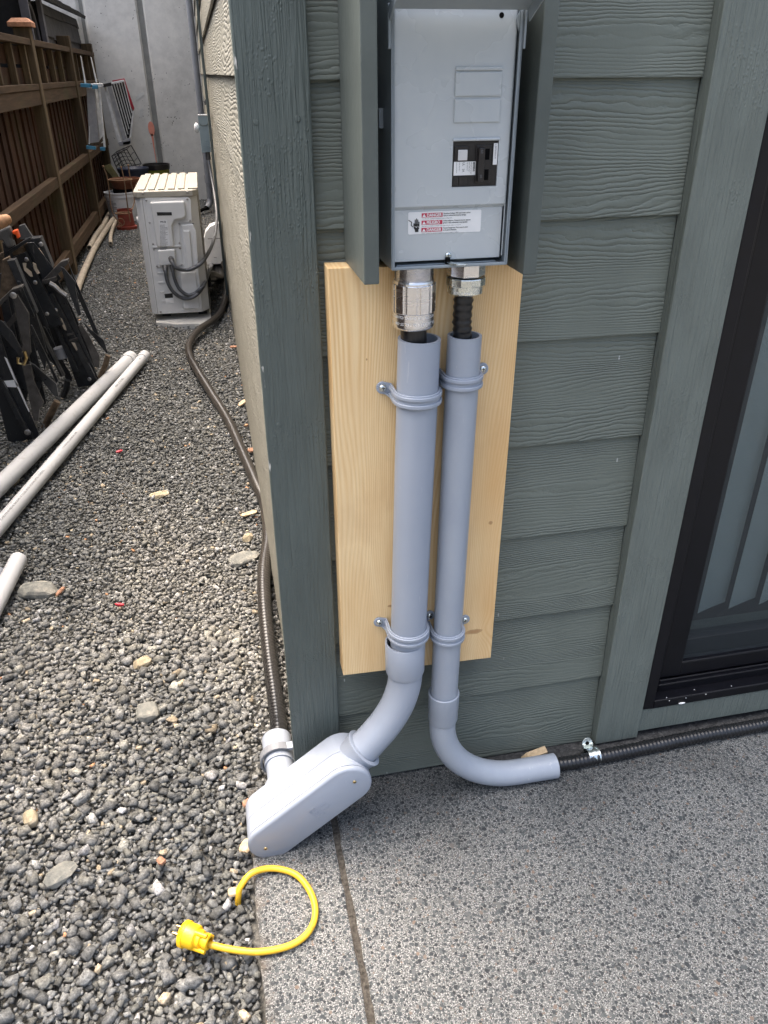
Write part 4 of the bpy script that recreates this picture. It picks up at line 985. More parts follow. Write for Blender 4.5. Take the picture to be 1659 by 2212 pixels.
# ------------------------------------------------------------------ loose pipes on the gravel
def loosepipe(p0, p1, r, label, flare=None, prints=(), mat='pvc_ground'):
    t = thing('pvc_pipe', label, 'pipe', tuple((p0 + p1) / 2), 'loose grey pipes on the gravel')
    g = Geo(); g.pipe([p0, p1], r, r - .004, 36); b = g.make('pipe_wall', mat, t, sm=40)
    if flare:
        d = (p1 - p0).normalized(); g = Geo(); g.pipe([p1 - d * .06, p1 - d * .055, p1 + d * .001], [r, r + .0035, r + .004][1], r - .003, 36); g.make('bell_end', mat, t, sm=40)
    if prints:
        d = (p1 - p0).normalized()
        for s_, (body, size, dist) in enumerate(prints): g = Geo(); textpipe(g, body, size, p0 + d * dist, d, V(.30, -.45, .9), r + .0004); g.make('pipe_print', 'ink', t)
    return t
a0 = atz(-20, 1158, .012); a1 = atz(313, 768, .012); ex_ = (a0 - a1).normalized()
a0 = V(a0.x, a0.y, .012)
PR = 'SCHEDULE 40 ABOVE GROUND UL LISTED RIGID NONMETALLIC CONDUIT'
loosepipe(a0 + ex_ * .6, a1, .0243, 'thinner of the two long grey pipes on the gravel, with black printed lettering', True,
          [('60.5 mm', .012, .52), (PR, .0105, .66), ('1-1/2 INCH PVC TYPE EB 90C WIRE', .010, 1.20), ('2"', .012, 1.70), ('NEMA TC-2 E 33871', .014, 1.86), ('40', .012, 2.25)])
b0 = atz(-20, 1068, .020); b1 = atz(283, 772, .020); ex2 = (b0 - b1).normalized()
loosepipe(b0 + ex2 * .6, b1, .0302, 'thicker plain long grey pipe lying beside the printed one on the gravel', True)
c0 = atz(-30, 1345, .012); c1 = atz(40, 1208, .012); exx = (c0 - c1).normalized()
loosepipe(c0 + exx * .5, c1 + V(0, .0, 0), .0243, 'single short-looking grey pipe entering low at the left edge beside the flat grey rock')
d1 = atz(-2, 1238, .004); loosepipe(d1 + exx * 1.0, d1, .0225, 'barely visible dark pipe end peeking in at the left edge above the short pipe', mat='pvc_dark')

# ------------------------------------------------------------------ rocks and debris
def rock(c, sx, sy, sz, label, mat='rock', seed=0, rz=0, group='larger rocks in the gravel', name='rock', cat='rock'):
    rd = np.random.default_rng(seed); bm = bmesh.new()
    for _ in range(46):
        p = rd.normal(size=3); p /= np.linalg.norm(p); p = np.sign(p) * np.abs(p) ** .72; bm.verts.new((p[0] * sx, p[1] * sy, p[2] * sz))
    r_ = bmesh.ops.convex_hull(bm, input=bm.verts[:]); bmesh.ops.delete(bm, geom=[e for e in set(r_['geom_interior']) | set(r_['geom_unused']) if isinstance(e, bmesh.types.BMVert)], context='VERTS')
    bmesh.ops.subdivide_edges(bm, edges=bm.edges[:], cuts=2, fractal=.25, seed=seed, use_grid_fill=True)
    me = bpy.data.meshes.new(name); bm.to_mesh(me); bm.free(); me.materials.append(M[mat])
    o = bpy.data.objects.new(name, me); COL.objects.link(o); o.location = c; o.rotation_euler = (0, 0, rz); return tag(o, label, cat, group)
p = atz(80, 1268, -.005); rock((p.x, p.y, -.018), .056, .036, .021, 'largest flat grey rock in the gravel beside the short pipe', 'rock', 3, -.2)
p = atz(343, 1066, -.01); rock((p.x, p.y, -.017), .036, .022, .012, 'tan flat stone in the middle of the gravel right of the long pipes', 'rock_tan', 5, .3)
p = atz(527, 1200, -.01); rock((p.x, p.y, -.022), .050, .034, .014, 'crumbly grey cement lump beside the ribbed cable', 'rock', 9, .4)
p = atz(535, 1157, -.01); rock((p.x + .0, p.y, -.018), .022, .015, .012, 'small tan rock just above the crumbly lump near the cable', 'rock_tan', 12, 1.0)
p = atz(318, 1532, -.01); rock((p.x, p.y, -.018), .028, .032, .016, 'rough pale mortar lump in the open gravel below the middle', 'rock', 14, .1)
p = atz(307, 1428, -.01); rock((p.x, p.y, -.016), .024, .016, .013, 'pale blocky stone above the rough mortar lump', 'rock_tan', 21, .6)
p = atz(130, 1885, -.01); rock((p.x, p.y, -.016), .032, .020, .013, 'large tan-grey flat stone low in the left gravel', 'rock', 25, .5)
p = atz(65, 1765, -.01); rock((p.x, p.y, -.015), .014, .020, .013, 'upright pale buff stone near the lower left edge', 'rock_tan', 28, .2)
p = atz(25, 1040, -.01); rock((p.x, p.y, -.015), .030, .020, .014, 'buff stone left of the thick pipe near the folded benches', 'rock_tan', 31, .2)
p = atz(460, 688, 0); rock((-.12, 3.40, -.02), .02, .02, .012, 'small grey rock in front of the concrete pad', 'rock', 32)
def debris(px, py, sx, sy, mat, label, seed, rz=0, name='wood_chip', cat='wood chip'):
    p = atz(px, py, -.004); return rock((p.x, p.y, -.006), sx, sy, .005, label, mat, seed, rz, 'bits of debris on the gravel', name, cat)
debris(505, 748, .022, .016, 'chip', 'reddish chip farthest along the side wall foot', 41)
debris(545, 971, .018, .016, 'chip', 'orange-brown chip between the cable and the side wall', 42)
debris(525, 868, .012, .04, 'tan_chip', 'pale split wood sliver leaning against the side wall foot', 43, -.5)
debris(538, 1108, .03, .012, 'tan_chip', 'tan chip beside the cable near the crumbly lump', 44, .4)
debris(257, 974, .014, .006, 'red_scrap', 'bright red scrap in the gravel right of the printed pipe', 45, .6, 'plastic_scrap', 'scrap')
debris(258, 1305, .014, .004, 'red_scrap', 'dark red sliver in the gravel right of the flat grey rock', 46, -.3, 'plastic_scrap', 'scrap')
debris(130, 1276, .006, .022, 'chip', 'brown splinter right beside the flat grey rock', 47, -.4)
debris(538, 1732, .014, .010, 'chip', 'rust-brown chip next to the stub pipe strap', 48, .5)
debris(532, 1826, .012, .016, 'tan_chip', 'tan bark chip left of the oval fitting', 49, -.6)
debris(503, 1925, .009, .009, 'tan_chip', 'round buff pebble touching the buried cord end', 50, 0, 'pebble', 'pebble')
debris(348, 1858, .008, .009, 'chip', 'tiny orange chip in the lower gravel', 51, .7)

exec_far = True

# ================================================================== THE SIDE YARD
# retaining wall
def k_(p): return (268.8 + p[0] / 4.1143, 192 + p[1] / 4.1143)
def c1_(p): return (p[0] * .3241, p[1] * .3241)
wall = thing('retaining_wall', 'tall pitted grey concrete retaining wall closing the end of the side yard', 'wall', (-.5, 8.85, 0))
g = Geo(); xs = [-9, -1.155, -1.125, -1.095, -1.065, -.565, -.545, -.495, -.475, 6]
ys = [8.85, 8.85, 8.885, 8.885, 8.85, 8.85, 8.885, 8.885, 8.85, 8.85]
poly = [(x_, y_, -.3) for x_, y_ in zip(xs, ys)] + [(6, 9.2, -.3), (-9, 9.2, -.3)]
g.prism(poly, (0, 0, 4.6)); g.make('wall_face', 'concrete', wall)
g = Geo(); g.box((-1.128, 8.880, -.2), (-1.092, 8.8848, 4.3)); g.box((-.548, 8.880, -.2), (-.492, 8.8848, 4.3)); g.make('reveal_strip', 'groove', wall)
g = Geo(); cx_, cz_ = -.572, .735
n_ = 20; pl = [(cx_ + .034 * math.cos(R_(360 * k / n_)), 8.8480, cz_ + .068 * math.sin(R_(360 * k / n_)) * (1.15 if k > n_ // 2 else 1)) for k in range(n_)]
g.prism(pl, (0, -.001, 0)); g.prism([(cx_ - .014, 8.848, .68), (cx_ + .010, 8.848, .68), (cx_ + .006, 8.848, .52), (cx_ + .010, 8.848, .36), (cx_ + .002, 8.848, .36), (cx_ - .004, 8.848, .52)], (0, -.001, 0)); g.make('paint_drip', 'paint_red', wall)
g = Geo()
for pts in ([(-.70, 1.02), (-.66, 1.07), (-.60, 1.09), (-.595, 1.06), (-.65, 1.03), (-.69, 1.005)], [(-.675, .86), (-.66, .93), (-.63, .93), (-.635, .90), (-.655, .84), (-.672, .84)]):
    g.prism([(a, 8.848, b) for a, b in pts], (0, -.001, 0))
g.make('pale_patch', 'paint_white', wall)

# fence
fence = thing('fence', 'dark weathered cedar fence with open lattice top along the left side of the yard', 'fence', (-1.1, 5, 0))
FX = -1.06
def post(y, zt, cap):
    g = Geo(); g.box((FX - .085, y, -.1), (FX + .015, y + .10, zt)); o = g.make('post', 'fence_post', fence, bevel=.004)
    if cap:
        g = Geo(); a, b = FX - .108, FX + .038; c, d = y - .023, y + .123
        g.hexa([(a, c, zt + .001), (b, c, zt + .001), (b, d, zt + .001), (a, d, zt + .001), (a, c, zt + .026), (b, c, zt + .026), (b, d, zt + .026), (a, d, zt + .026)])
        m1 = .028; g.hexa([(a, c, zt + .026), (b, c, zt + .026), (b, d, zt + .026), (a, d, zt + .026), (a + m1, c + m1, zt + .05), (b - m1, c + m1, zt + .05), (b - m1, d - m1, zt + .05), (a + m1, d - m1, zt + .05)])
        g.make('post_cap', 'cap', o, bevel=.002)
for y_, zt, cap in ((1.2, 1.52, 0), (3.1, 1.52, 0), (5.08, 1.525, 1), (6.95, 1.545, 0), (8.62, 1.535, 0)): post(y_, zt, cap)
for z0_, z1_, x0_, x1_ in ((1.425, 1.462, FX - .07, FX + .008), (1.172, 1.208, FX - .07, FX + .008), (1.085, 1.1715, FX - .035, FX + .004), (.575, .642, FX - .04, FX + .010), (.065, .155, FX - .04, FX + .006)):
    for a, b in ((-.8, 1.1995), (1.3005, 3.0995), (3.2005, 5.0795), (5.1805, 6.9495), (7.0505, 8.6195), (8.7205, 8.848)):
        g = Geo(); g.box((x0_, a, z0_), (x1_, b, z1_)); g.make('rail', 'fence_rail', fence, bevel=.003)
# vertical boards, one sheet of overlapping boards per bay
for a, b in ((-.8, 1.1995), (1.3005, 3.0995), (3.2005, 5.0795), (5.1805, 6.9495), (7.0505, 8.6195), (8.7205, 8.848)):
    g = Geo(); y_ = a; k = 0
    while y_ < b - .02:
        w_ = min(random.uniform(.080, .092), b - y_ - .002); xo = FX - .045 - (.012 if k % 2 else 0) - random.uniform(0, .003)
        g.box((xo - .015, y_, -.01 + random.uniform(0, .02)), (xo, y_ + w_, 1.0848)); y_ += w_ + .002; k += 1
    g.make('board_panel', 'fence_board', fence, bevel=.0015)
    if b - a > .5:
        g = Geo(); g.box((FX - .068, a, 1.2085), (FX - .052, b, 1.298)); g.box((FX - .068, a, 1.318), (FX - .052, b, 1.418)); g.make('lattice_slat', 'fence_board', fence)
        y_ = a + .42
        while y_ < b - .1:
            g = Geo(); g.box((FX - .050, y_, 1.2085), (FX - .012, y_ + .042, 1.4245)); g.make('picket', 'fence_post', fence, bevel=.003); y_ += .44
# shed behind the fence
shed = thing('garden_shed', 'dark grey shingle-sided shed behind the fence with sloping roof edge', 'shed', (-2.3, 6.5, 0))
sx = -1.165
yA = atx(99, 40, sx).y; yB = min(8.7, atx(160, 70, sx).y); yD0 = 3.9
def SXY(px, py): return atx(px, py, sx)
e0 = SXY(97, 0); e1 = SXY(165, 40)
print('shed', yA, yB, e0, e1)
yB = 8.72; zE = 1.75
y95 = SXY(88, 60).y; y62 = SXY(62, 60).y
g = Geo(); g.box((sx - 1.6, y95, -.2), (sx, yB, zE)); g.make('shed_wall', 'shed_dark', shed)
# shingle courses
g = Geo(); z_ = .9; k = 0
while z_ < zE:
    y_ = y95 + .06 - (k % 2) * .15
    while y_ < yB:
        w_ = random.uniform(.42, .5); a = max(y_, y95 + .06); b = min(y_ + w_ - .006, yB)
        if b > a + .02:
            dz = random.uniform(-.012, .012); g.hexa([(sx + .001, a, z_ + dz), (sx + .020, a, z_ + dz), (sx + .020, b, z_ + dz), (sx + .001, b, z_ + dz), (sx + .001, a, min(z_ + .17, zE)), (sx + .006, a, min(z_ + .17, zE)), (sx + .006, b, min(z_ + .17, zE)), (sx + .001, b, min(z_ + .17, zE))])
        y_ += w_
    z_ += .155; k += 1
g.make('shingle_siding', 'shed', shed)
g = Geo(); g.box((sx + .001, y95 - .03, -.2), (sx + .035, y95 + .055, zE + .2)); g.make('corner_trim', 'shed_trim', shed, bevel=.003)
g = Geo(); g.box((sx - 1.6, y62 + .06, -.2), (sx - .03, y95 - .031, 2.6)); g.make('shed_door', 'shed_dark', shed, bevel=.004)
g = Geo(); yc = (y62 + y95) / 2 + .05; pts = [V(sx - .022, yc + .20 * math.cos(R_(a)), 1.42 + .30 * math.sin(R_(a))) for a in range(0, 181, 12)]; pts = [V(sx - .022, yc + .20, .9)] + pts + [V(sx - .022, yc - .20, .9)]
g.tube(pts, .012, 8); g.make('door_arch_moulding', 'shed_trim', shed, sm=60)
g = Geo(); g.box((sx - .03, y62 - .03, -.2), (sx + .03, y62 + .0, 2.6)); g.box((sx - .03, y62 + .012, -.2), (sx + .02, y62 + .055, 2.6)); g.make('door_post', 'shed_trim', shed, bevel=.003)
g = Geo(); g.box((sx - 1.6, 2.9, -.2), (sx - 1.55, y62 - .04, 2.6)); g.box((sx - 1.54, 2.9, 2.45), (sx, y62 - .04, 2.5)); g.box((sx - 1.54, 2.9, -.2), (sx - .02, 2.95, 2.44)); g.box((sx - .01, 2.96, -.2), (sx, y62 - .04, 1.30)); g.make('dark_interior', 'shed_dark', shed)
for z_ in (1.66, 1.80): g = Geo(); g.box((sx - .5, 3.4, z_), (sx - .45, y62 - .05, z_ + .02)); g.make('shelf_edge', 'shed_trim', shed)
# roof edge, stepping shingles
ra, rb = SXY(100, 3), SXY(168, 44)
g = Geo(); n_ = 9
for k in range(n_):
    a = y95 - .3 + (yB + .05 - y95 + .3) * k / n_; b = y95 - .3 + (yB + .05 - y95 + .3) * (k + 1) / n_
    g.hexa([(sx - .9, a, zE + .42), (sx + .09, a, zE + .002), (sx + .09, b - .006, zE + .002), (sx - .9, b - .006, zE + .42), (sx - .9, a, zE + .46), (sx + .10, a, zE + .030 + .01 * (k % 2)), (sx + .10, b - .006, zE + .030), (sx - .9, b - .006, zE + .46)])
g.make('roof', 'shingle', shed)
p = SXY(38, 174); g = Geo(); g.hexa([(-1.42, 4.30, 1.275), (-1.30, 4.30, 1.275), (-1.30, 4.75, 1.275), (-1.42, 4.75, 1.275), (-1.40, 4.36, 1.335), (-1.32, 4.36, 1.335), (-1.32, 4.66, 1.345), (-1.40, 4.66, 1.345)]); tag(g.make('garden_toy', 'green_toy', None, bevel=.02), 'bright green plastic thing glimpsed through the gap in the fence lattice', 'toy')
g = Geo(); g.box((-1.47, 3.0, -.2), (-1.25, 6.2, 1.272)); tag(g.make('yard_shelf', 'shed_dark', None), 'dark ledge behind the fence holding the bright green thing', 'shelf')

# air conditioner
ac = thing('air_conditioner', 'ivory outdoor air conditioning unit standing on the gravel beside the house', 'air conditioner', (-.27, 4.0, .03))
AY = 3.62; ax0, ax1, az0, az1, ayb = -.437, -.104, .030, .668, 4.44
def ak(p): q = k_(p); v = aty(q[0], q[1], AY); return v.x, v.z
g = Geo()
ch = .028
g.prism([(ax0 + ch, AY, az0), (ax1 - .045, AY, az0), (ax1, AY + .06, az0), (ax1, ayb, az0), (ax0, ayb, az0), (ax0, AY + ch, az0)], (0, 0, az1 - az0)); g.make('cabinet', 'ac', ac, bevel=.004)
g = Geo(); g.prism([(ax0 + ch * .7 - .006, AY - .006, az1 + .001), (ax1 - .02, AY - .006, az1 + .001), (ax1 + .006, AY + .03, az1 + .001), (ax1 + .006, ayb + .006, az1 + .001), (ax0 - .006, ayb + .006, az1 + .001), (ax0 - .006, AY + ch * .7, az1 + .001)], (0, 0, .034)); tp = g.make('top_cover', 'ac_top', ac, bevel=.006, seg=3)
for k in range(6):
    x_ = ax0 + .022 + k * .053; g = Geo(); g.box((x_, AY + .03, az1 + .0355), (x_ + .036 + (.02 if k == 5 else 0), ayb - .01, az1 + .043)); g.make('top_rib', 'ac_top', tp, bevel=.005, seg=2)
for s in range(6):
    g = Geo(); g.box((ax1 + .0005, AY + .09, az0 + .10 + s * .095), (ax1 + .004, ayb - .03, az0 + .185 + s * .095)); g.make('coil_guard', 'ac_side', ac, bevel=.002)
g = Geo(); g.box((ax1 + .0005, AY + .065, az0), (ax1 + .003, ayb, az0 + .09)); g.make('coil_base', 'ac_coil', ac)
# raised service panel
def panel_(pts, d, name, mat='ac', par=ac, y=AY, bev=.004):
    g = Geo(); q = [ak(p) for p in pts]; g.prism([(a, y - .0002, b) for a, b in q], (0, -d, 0)); return g.make(name, mat, par, bevel=bev, seg=3)
sp = panel_([(180, 965), (570, 965), (590, 985), (600, 1185), (485, 1190), (520, 1570), (282, 1585), (180, 1010)], .004, 'service_panel')
up_ = panel_([(228, 1000), (535, 990), (550, 1130), (520, 1150), (450, 1165), (425, 1210), (445, 1400), (290, 1405)], .020, 'upper_housing', par=sp, y=AY - .004, bev=.010)
panel_([(288, 1090), (420, 1090), (424, 1118), (294, 1120)], .0015, 'grip_recess', 'ac_coil', up_, AY - .0235, .0)
panel_([(302, 1160), (380, 1158), (410, 1390), (330, 1392)], .0006, 'nameplate', 'white_pl', up_, AY - .0242, 0)
pr_ = ak((306, 1170)); pr2 = ak((385, 1170)); yq = AY - .0254
g = Geo(); text(g, 'MCQ', .013, (pr_[0] + .008, yq, pr_[1] - .008), (1, 0, 0), (0, 0, 1), 1, .0008); lines_block(g, (pr_[0] + .003, yq, pr_[1] - .022), (1, 0, 0), (.12, 0, 1), .042, 22, .0065, .0022, 5); g.make('nameplate_print', 'grey_ink', up_)
panel_([(250, 1398), (500, 1388), (502, 1402), (252, 1414)], .006, 'panel_lip', par=sp, y=AY - .004, bev=.002)
jb = panel_([(295, 1425), (450, 1415), (458, 1555), (312, 1565)], .026, 'wiring_box', par=sp, y=AY - .004, bev=.008)
for p in ((340, 1445), (415, 1443), (350, 1520)):
    a, b = ak(p); g = Geo(); g.lathe([(.009, 0), (.009, .0012), (.0001, .0012)], (a, AY - .0300, b), (0, -1, 0), 20); g.make('knockout', 'ac', jb)
pc_ = panel_([(500, 1205), (610, 1200), (640, 1260), (660, 1590), (690, 1900), (690, 1960), (520, 1960), (500, 1620), (545, 1590), (510, 1240)], .012, 'pipe_cover', par=ac, bev=.006)
panel_([(520, 1255), (580, 1255), (610, 1590), (560, 1590)], .010, 'pipe_cover_ridge', par=pc_, y=AY - .0122, bev=.006)
panel_([(490, 1625), (630, 1620), (670, 1930), (660, 1945), (525, 1945)], .010, 'valve_cover', par=pc_, y=AY - .0122, bev=.008)
for y0_, y1_, x0_, x1_ in ((1632, 1642, 290, 432), (1716, 1728, 303, 430), (1800, 1812, 316, 350), (1885, 1897, 330, 360)):
    panel_([(x0_, y0_), (x1_, y0_ - 6), (x1_ + 2, y1_ - 6), (x0_ + 2, y1_)], .003, 'louvre_rib', bev=.001)
panel_([(355, 1822), (428, 1816), (432, 1855), (362, 1860)], .0008, 'sticker', 'ink', bev=0); panel_([(362, 1862), (434, 1858), (440, 1900), (370, 1910)], .0008, 'sticker', 'white_label', bev=0)
panel_([(150, 945), (154, 945), (300, 2000), (296, 2000)], .0008, 'corner_seam', 'ac_side', bev=0)
for p in ((165, 928), (560, 918)):
    a, b = ak(p); screw((a, AY - .0065, b), (0, -1, 0), .006, ac, 'steel_dull', False)
for p in ((195, 990), (558, 980), (225, 1188), (583, 1170), (255, 1378), (488, 1368), (262, 1425), (494, 1416), (290, 1573), (507, 1562), (610, 1195), (488, 1197)):
    a, b = ak(p); screw((a, AY - .0044, b), (0, -1, 0), .0055, sp, 'steel_dull', False)
a, b = ak((322, 1982)); screw((a, AY - .0005, b), (0, -1, 0), .006, ac, 'steel_dull', False)
for x_ in (ax0 + .05, ax1 - .07):
    g = Geo(); g.box((x_, AY + .1, GZ - .005), (x_ + .05, ayb - .1, az0 - .001)); g.make('foot_rail', 'black_rubber', ac)
a, b = ak((205, 1300)); 
g = Geo(); g.sphere((ax0 - .004, AY + .05, .55), .012, 8, (.5, 1, 1.6)); g.make('side_knob', 'ac', ac, sm=60)
# pad
pa = atz(*k_((640, 2035)), -.012); pb = atz(*k_((772, 2095)), -.012)
g = Geo(); g.prism([(-.42, 3.60, -.07), (-.30, 3.53, -.07), (-.20, 3.52, -.07), (-.103, 3.475, -.07), (-.098, 4.5, -.07), (-.44, 4.5, -.07)], (0, 0, .062)); tag(g.make('concrete_pad', 'concrete', None, bevel=.004), 'thin concrete pad half buried in gravel under the ivory unit', 'pad')

# line-set cover on the house wall
lcx = thing('line_cover', 'white plastic pipe cover mounted on the wall right of the ivory unit', 'pipe cover', (-.03, 4.85, .1))
LYc = 4.85
def lk(p): q = k_(p); v = aty(q[0], q[1], LYc); return v.x, v.z
g = Geo(); prof = [lk(p) for p in ((735, 1560), (718, 1480), (710, 1330), (722, 1275), (760, 1225), (800, 1207), (835, 1200), (842, 1175))]; prof = prof + [(.02, prof[-1][1]), (.02, prof[0][1])]
g.prism([(a, LYc, b) for a, b in prof], (0, .12, 0)); o = g.make('cover_shell', 'white_pl', lcx, bevel=.008, seg=3)
a, b = lk((722, 1310)); g = Geo(); g.box((a + .012, LYc - .002, b - .02), (.018, LYc - .0005, b - .016)); g.make('cover_joint', 'shed_trim', lcx)
a, b = lk((795, 1500)); g = Geo(); g.box((a, LYc - .002, b), (a + .02, LYc - .0005, b + .003)); g.make('cover_catch', 'shed_trim', lcx)
# insulated line set going down and into the unit
ls = thing('line_set', 'black foam wrapped pipes dropping out of the white wall cover', 'pipes', (-.05, 4.86, 0))
for dx in (0, .032, .06):
    g = Geo(); g.tube(smooth([(-.075 + dx, LYc + .05, .10), (-.072 + dx, LYc + .03, .02), (-.075 + dx, LYc - .25, .015), (-.085 + dx * .4, LYc - .6, .05 + dx), (-.10, 4.1, .08 + dx)], 6), .021, 10); g.make('foam_pipe', 'black_rubber', ls, sm=60)
# electrical whips
def at_k(p, y): q = k_(p); return aty(q[0], q[1], y)
def whip(pts, r, label, fit=True):
    t = thing('electrical_whip', label, 'conduit', tuple(Vector(pts[0])), 'dark grey flexible conduits at the unit')
    g = Geo(); g.tube(smooth(pts, 8), r, 14); g.make('hose', 'whip', t, sm=60)
    if fit:
        p0, p1 = Vector(pts[0]), Vector(pts[1]); g = Geo(); d = (p1 - p0).normalized(); g.cyl(p0 - d * .004, p0 + d * .022, r * 1.45, 12); g.cyl(p0 + d * .022, p0 + d * .034, r * 1.25, 12); g.make('fitting', 'tool_grey', t, sm=40)
    return t
wy = AY - .045
whip([at_k((415, 1510), AY - .031), at_k((425, 1540), wy - .02), at_k((460, 1590), wy - .03), at_k((540, 1610), wy), at_k((620, 1590), wy), at_k((700, 1530), wy + .06), at_k((765, 1420), wy + .55), at_k((805, 1300), 4.55), at_k((820, 1160), 4.8), at_k((815, 1050), 4.95), at_k((795, 900), 5.1), at_k((770, 760), 5.2), at_k((748, 640), 5.25)], .0105, 'upper dark grey flexible conduit rising from the unit to the blue-grey disconnect box')
whip([at_k((362, 1575), AY - .018), at_k((365, 1620), wy), at_k((385, 1720), wy), at_k((440, 1810), wy), at_k((520, 1860), wy + .02), at_k((600, 1855), wy), at_k((670, 1800), wy + .02), at_k((722, 1710), wy + .12), at_k((752, 1620), wy + .6), at_k((765, 1560), 4.84)], .0105, 'lower outer dark grey hose looping from the unit up into the white cover')
whip([at_k((425, 1570), AY - .018), at_k((430, 1620), wy + .01), at_k((450, 1700), wy + .01), at_k((490, 1780), wy + .01), at_k((560, 1830), wy + .01), at_k((630, 1815), wy + .01), at_k((705, 1740), wy + .05), at_k((745, 1640), wy + .5), at_k((782, 1560), 4.86)], .0098, 'lower inner dark grey hose looping from the unit beside the outer one')
# disconnect box
dc = thing('disconnect_box', 'blue-grey electrical disconnect box on the side wall above the ivory unit', 'disconnect box', (-.02, 5.25, .78))
DY = 5.25
def dk(p): q = k_(p); v = aty(q[0], q[1], DY); return v.x, v.z
def dbox(pts, d, name, mat='blue_grey', y=DY, bev=.003):
    g = Geo(); g.prism([(dk(p)[0], y, dk(p)[1]) for p in pts], (0, -d, 0)); return g.make(name, mat, dc, bevel=bev)
(xa, za), (xb, zb_) = dk((652, 232)), dk((742, 232)); (xc, zc_), (xd, zd) = dk((690, 568)), dk((775, 562))
g = Geo(); g.box((xa, DY, zd + .005), (.020, DY + .11, za)); g.make('box_shell', 'blue_grey', dc, bevel=.004)
dbox([(665, 335), (748, 325), (772, 560), (690, 568)], .004, 'box_door', y=DY - .0005)
dbox([(653, 233), (742, 233), (748, 300), (728, 325), (682, 325), (660, 300)], .010, 'box_hood', y=DY - .0005)
dbox([(650, 226), (742, 226), (742, 238), (650, 238)], .014, 'box_hood_top', 'white_pl', y=DY - .0005, bev=.002)
a, b = dk((735, 495)); g = Geo(); g.lathe([(.026, 0), (.026, .003), (.022, .003), (.022, .001), (.014, .001), (.014, .003), (.011, .003), (.011, .001), (.0001, .001)], (a - .003, DY - .0046, b), (0, -1, 0), 24); g.make('concentric_knockout', 'blue_grey', dc)
a, b = dk((652, 350)); g = Geo(); g.sphere((a - .008, DY + .05, b), .024, 10, (.8, 1, 1.4)); g.make('pull_handle', 'white_pl', dc, sm=60)
a, b = dk((742, 585)); g = Geo(); g.cyl((a, DY + .02, b - .035), (a, DY + .02, zd + .004), .017, 16); g.make('box_fitting', 'tool_grey', dc, sm=40)
g = Geo(); q = [at_k(p, 5.27) for p in ((705, 120), (735, 75), (765, 80), (765, 200), (770, 560), (760, 570), (742, 140), (718, 150))]; g.prism([(p.x, 5.40, p.z) for p in q], (0, .03, 0)); g.make('mounting_bracket', 'tool_grey', dc, bevel=.002)
# tall grey riser with elbow at its foot
rs_ = thing('riser_pipe', 'tall blue-grey riser pipe with an elbow at its foot beside the concrete wall', 'pipe', (-.02, 8.0, 0))
ry = 7.85
pts = [at_k((655, -600), ry), at_k((655, 0), ry), at_k((735, 730), ry), at_k((750, 860), ry), at_k((755, 960), ry), at_k((740, 1020), ry - .02), at_k((716, 1050), ry - .05)]
xx = at_k((735, 730), ry).x
pts = [V(xx, ry, 2.7), V(xx, ry, 1.2), V(xx, ry, .35), V(xx, ry, .16), V(xx - .004, ry, .10), V(xx - .018, ry - .02, .055), V(xx - .045, ry - .05, .03)]
g = Geo(); g.tube(smooth(pts, 6), .0305, 18, False); g.make('pipe', 'pvc_dark', rs_, sm=60)
g = Geo(); g.cyl((xx, ry, .345), (xx, ry, .27), .035, 18); g.make('coupling', 'pvc_dark', rs_, sm=40)
g = Geo(); d = (pts[-1] - pts[-2]).normalized(); g.cyl(pts[-1] - d * .01, pts[-1] - d * .002, .027, 18); g.cyl(pts[-1] - d * .001, pts[-1] + V(-.10, -.12, -.02), .018, 12); g.make('pipe_mouth', 'hole', rs_, sm=40)

# ---------------- clutter at the far end
def pt(p, y): q = c1_(p); return aty(q[0], q[1], y)
# white bucket
bx, by_ = -.885, 7.55
bu = thing('bucket', 'white plastic bucket with a printed text panel beside the fence', 'bucket', (bx, by_, GZ))
zt = pt((820, 1275), by_).z; 
g = Geo(); g.lathe([(.0001, GZ - .01), (.132, GZ - .01), (.150, zt - .045), (.156, zt - .045), (.156, zt - .030), (.151, zt - .030), (.151, zt - .012), (.158, zt - .010), (.158, zt), (.148, zt), (.130, GZ)], (bx, by_, 0), (0, 0, 1), 36); g.make('bucket_shell', 'bucket', bu, sm=40)
g = Geo(); 
for r in range(9):
    zz_ = zt - .075 - r * .013; L = .11 if r % 3 else .08
    a0 = -1.0; rad = .1525
    g.add([(bx + rad * math.sin(a0 + L / rad * k / 6), by_ - rad * math.cos(a0 + L / rad * k / 6), z_) for z_ in (zz_, zz_ - .006) for k in range(7)], [(k, k + 1, k + 8, k + 7) for k in range(6)])
g.make('bucket_text', 'grey_ink', bu)
# red tub in front of it
t = thing('plastic_tub', 'faded red plastic tub standing in front of the white bucket', 'tub', (-.85, 7.0, GZ))
tx, ty_ = pt((845, 1500), 7.05).x, 7.05
g = Geo(); g.lathe([(.0001, GZ - .01), (.095, GZ - .01), (.095, .0), (.078, .004), (.072, .075), (.068, .150), (.062, .150), (.066, .0), (.0001, .0)], (tx, ty_, 0), (0, 0, 1), 28); g.make('tub_shell', 'red_tub', t, sm=40)
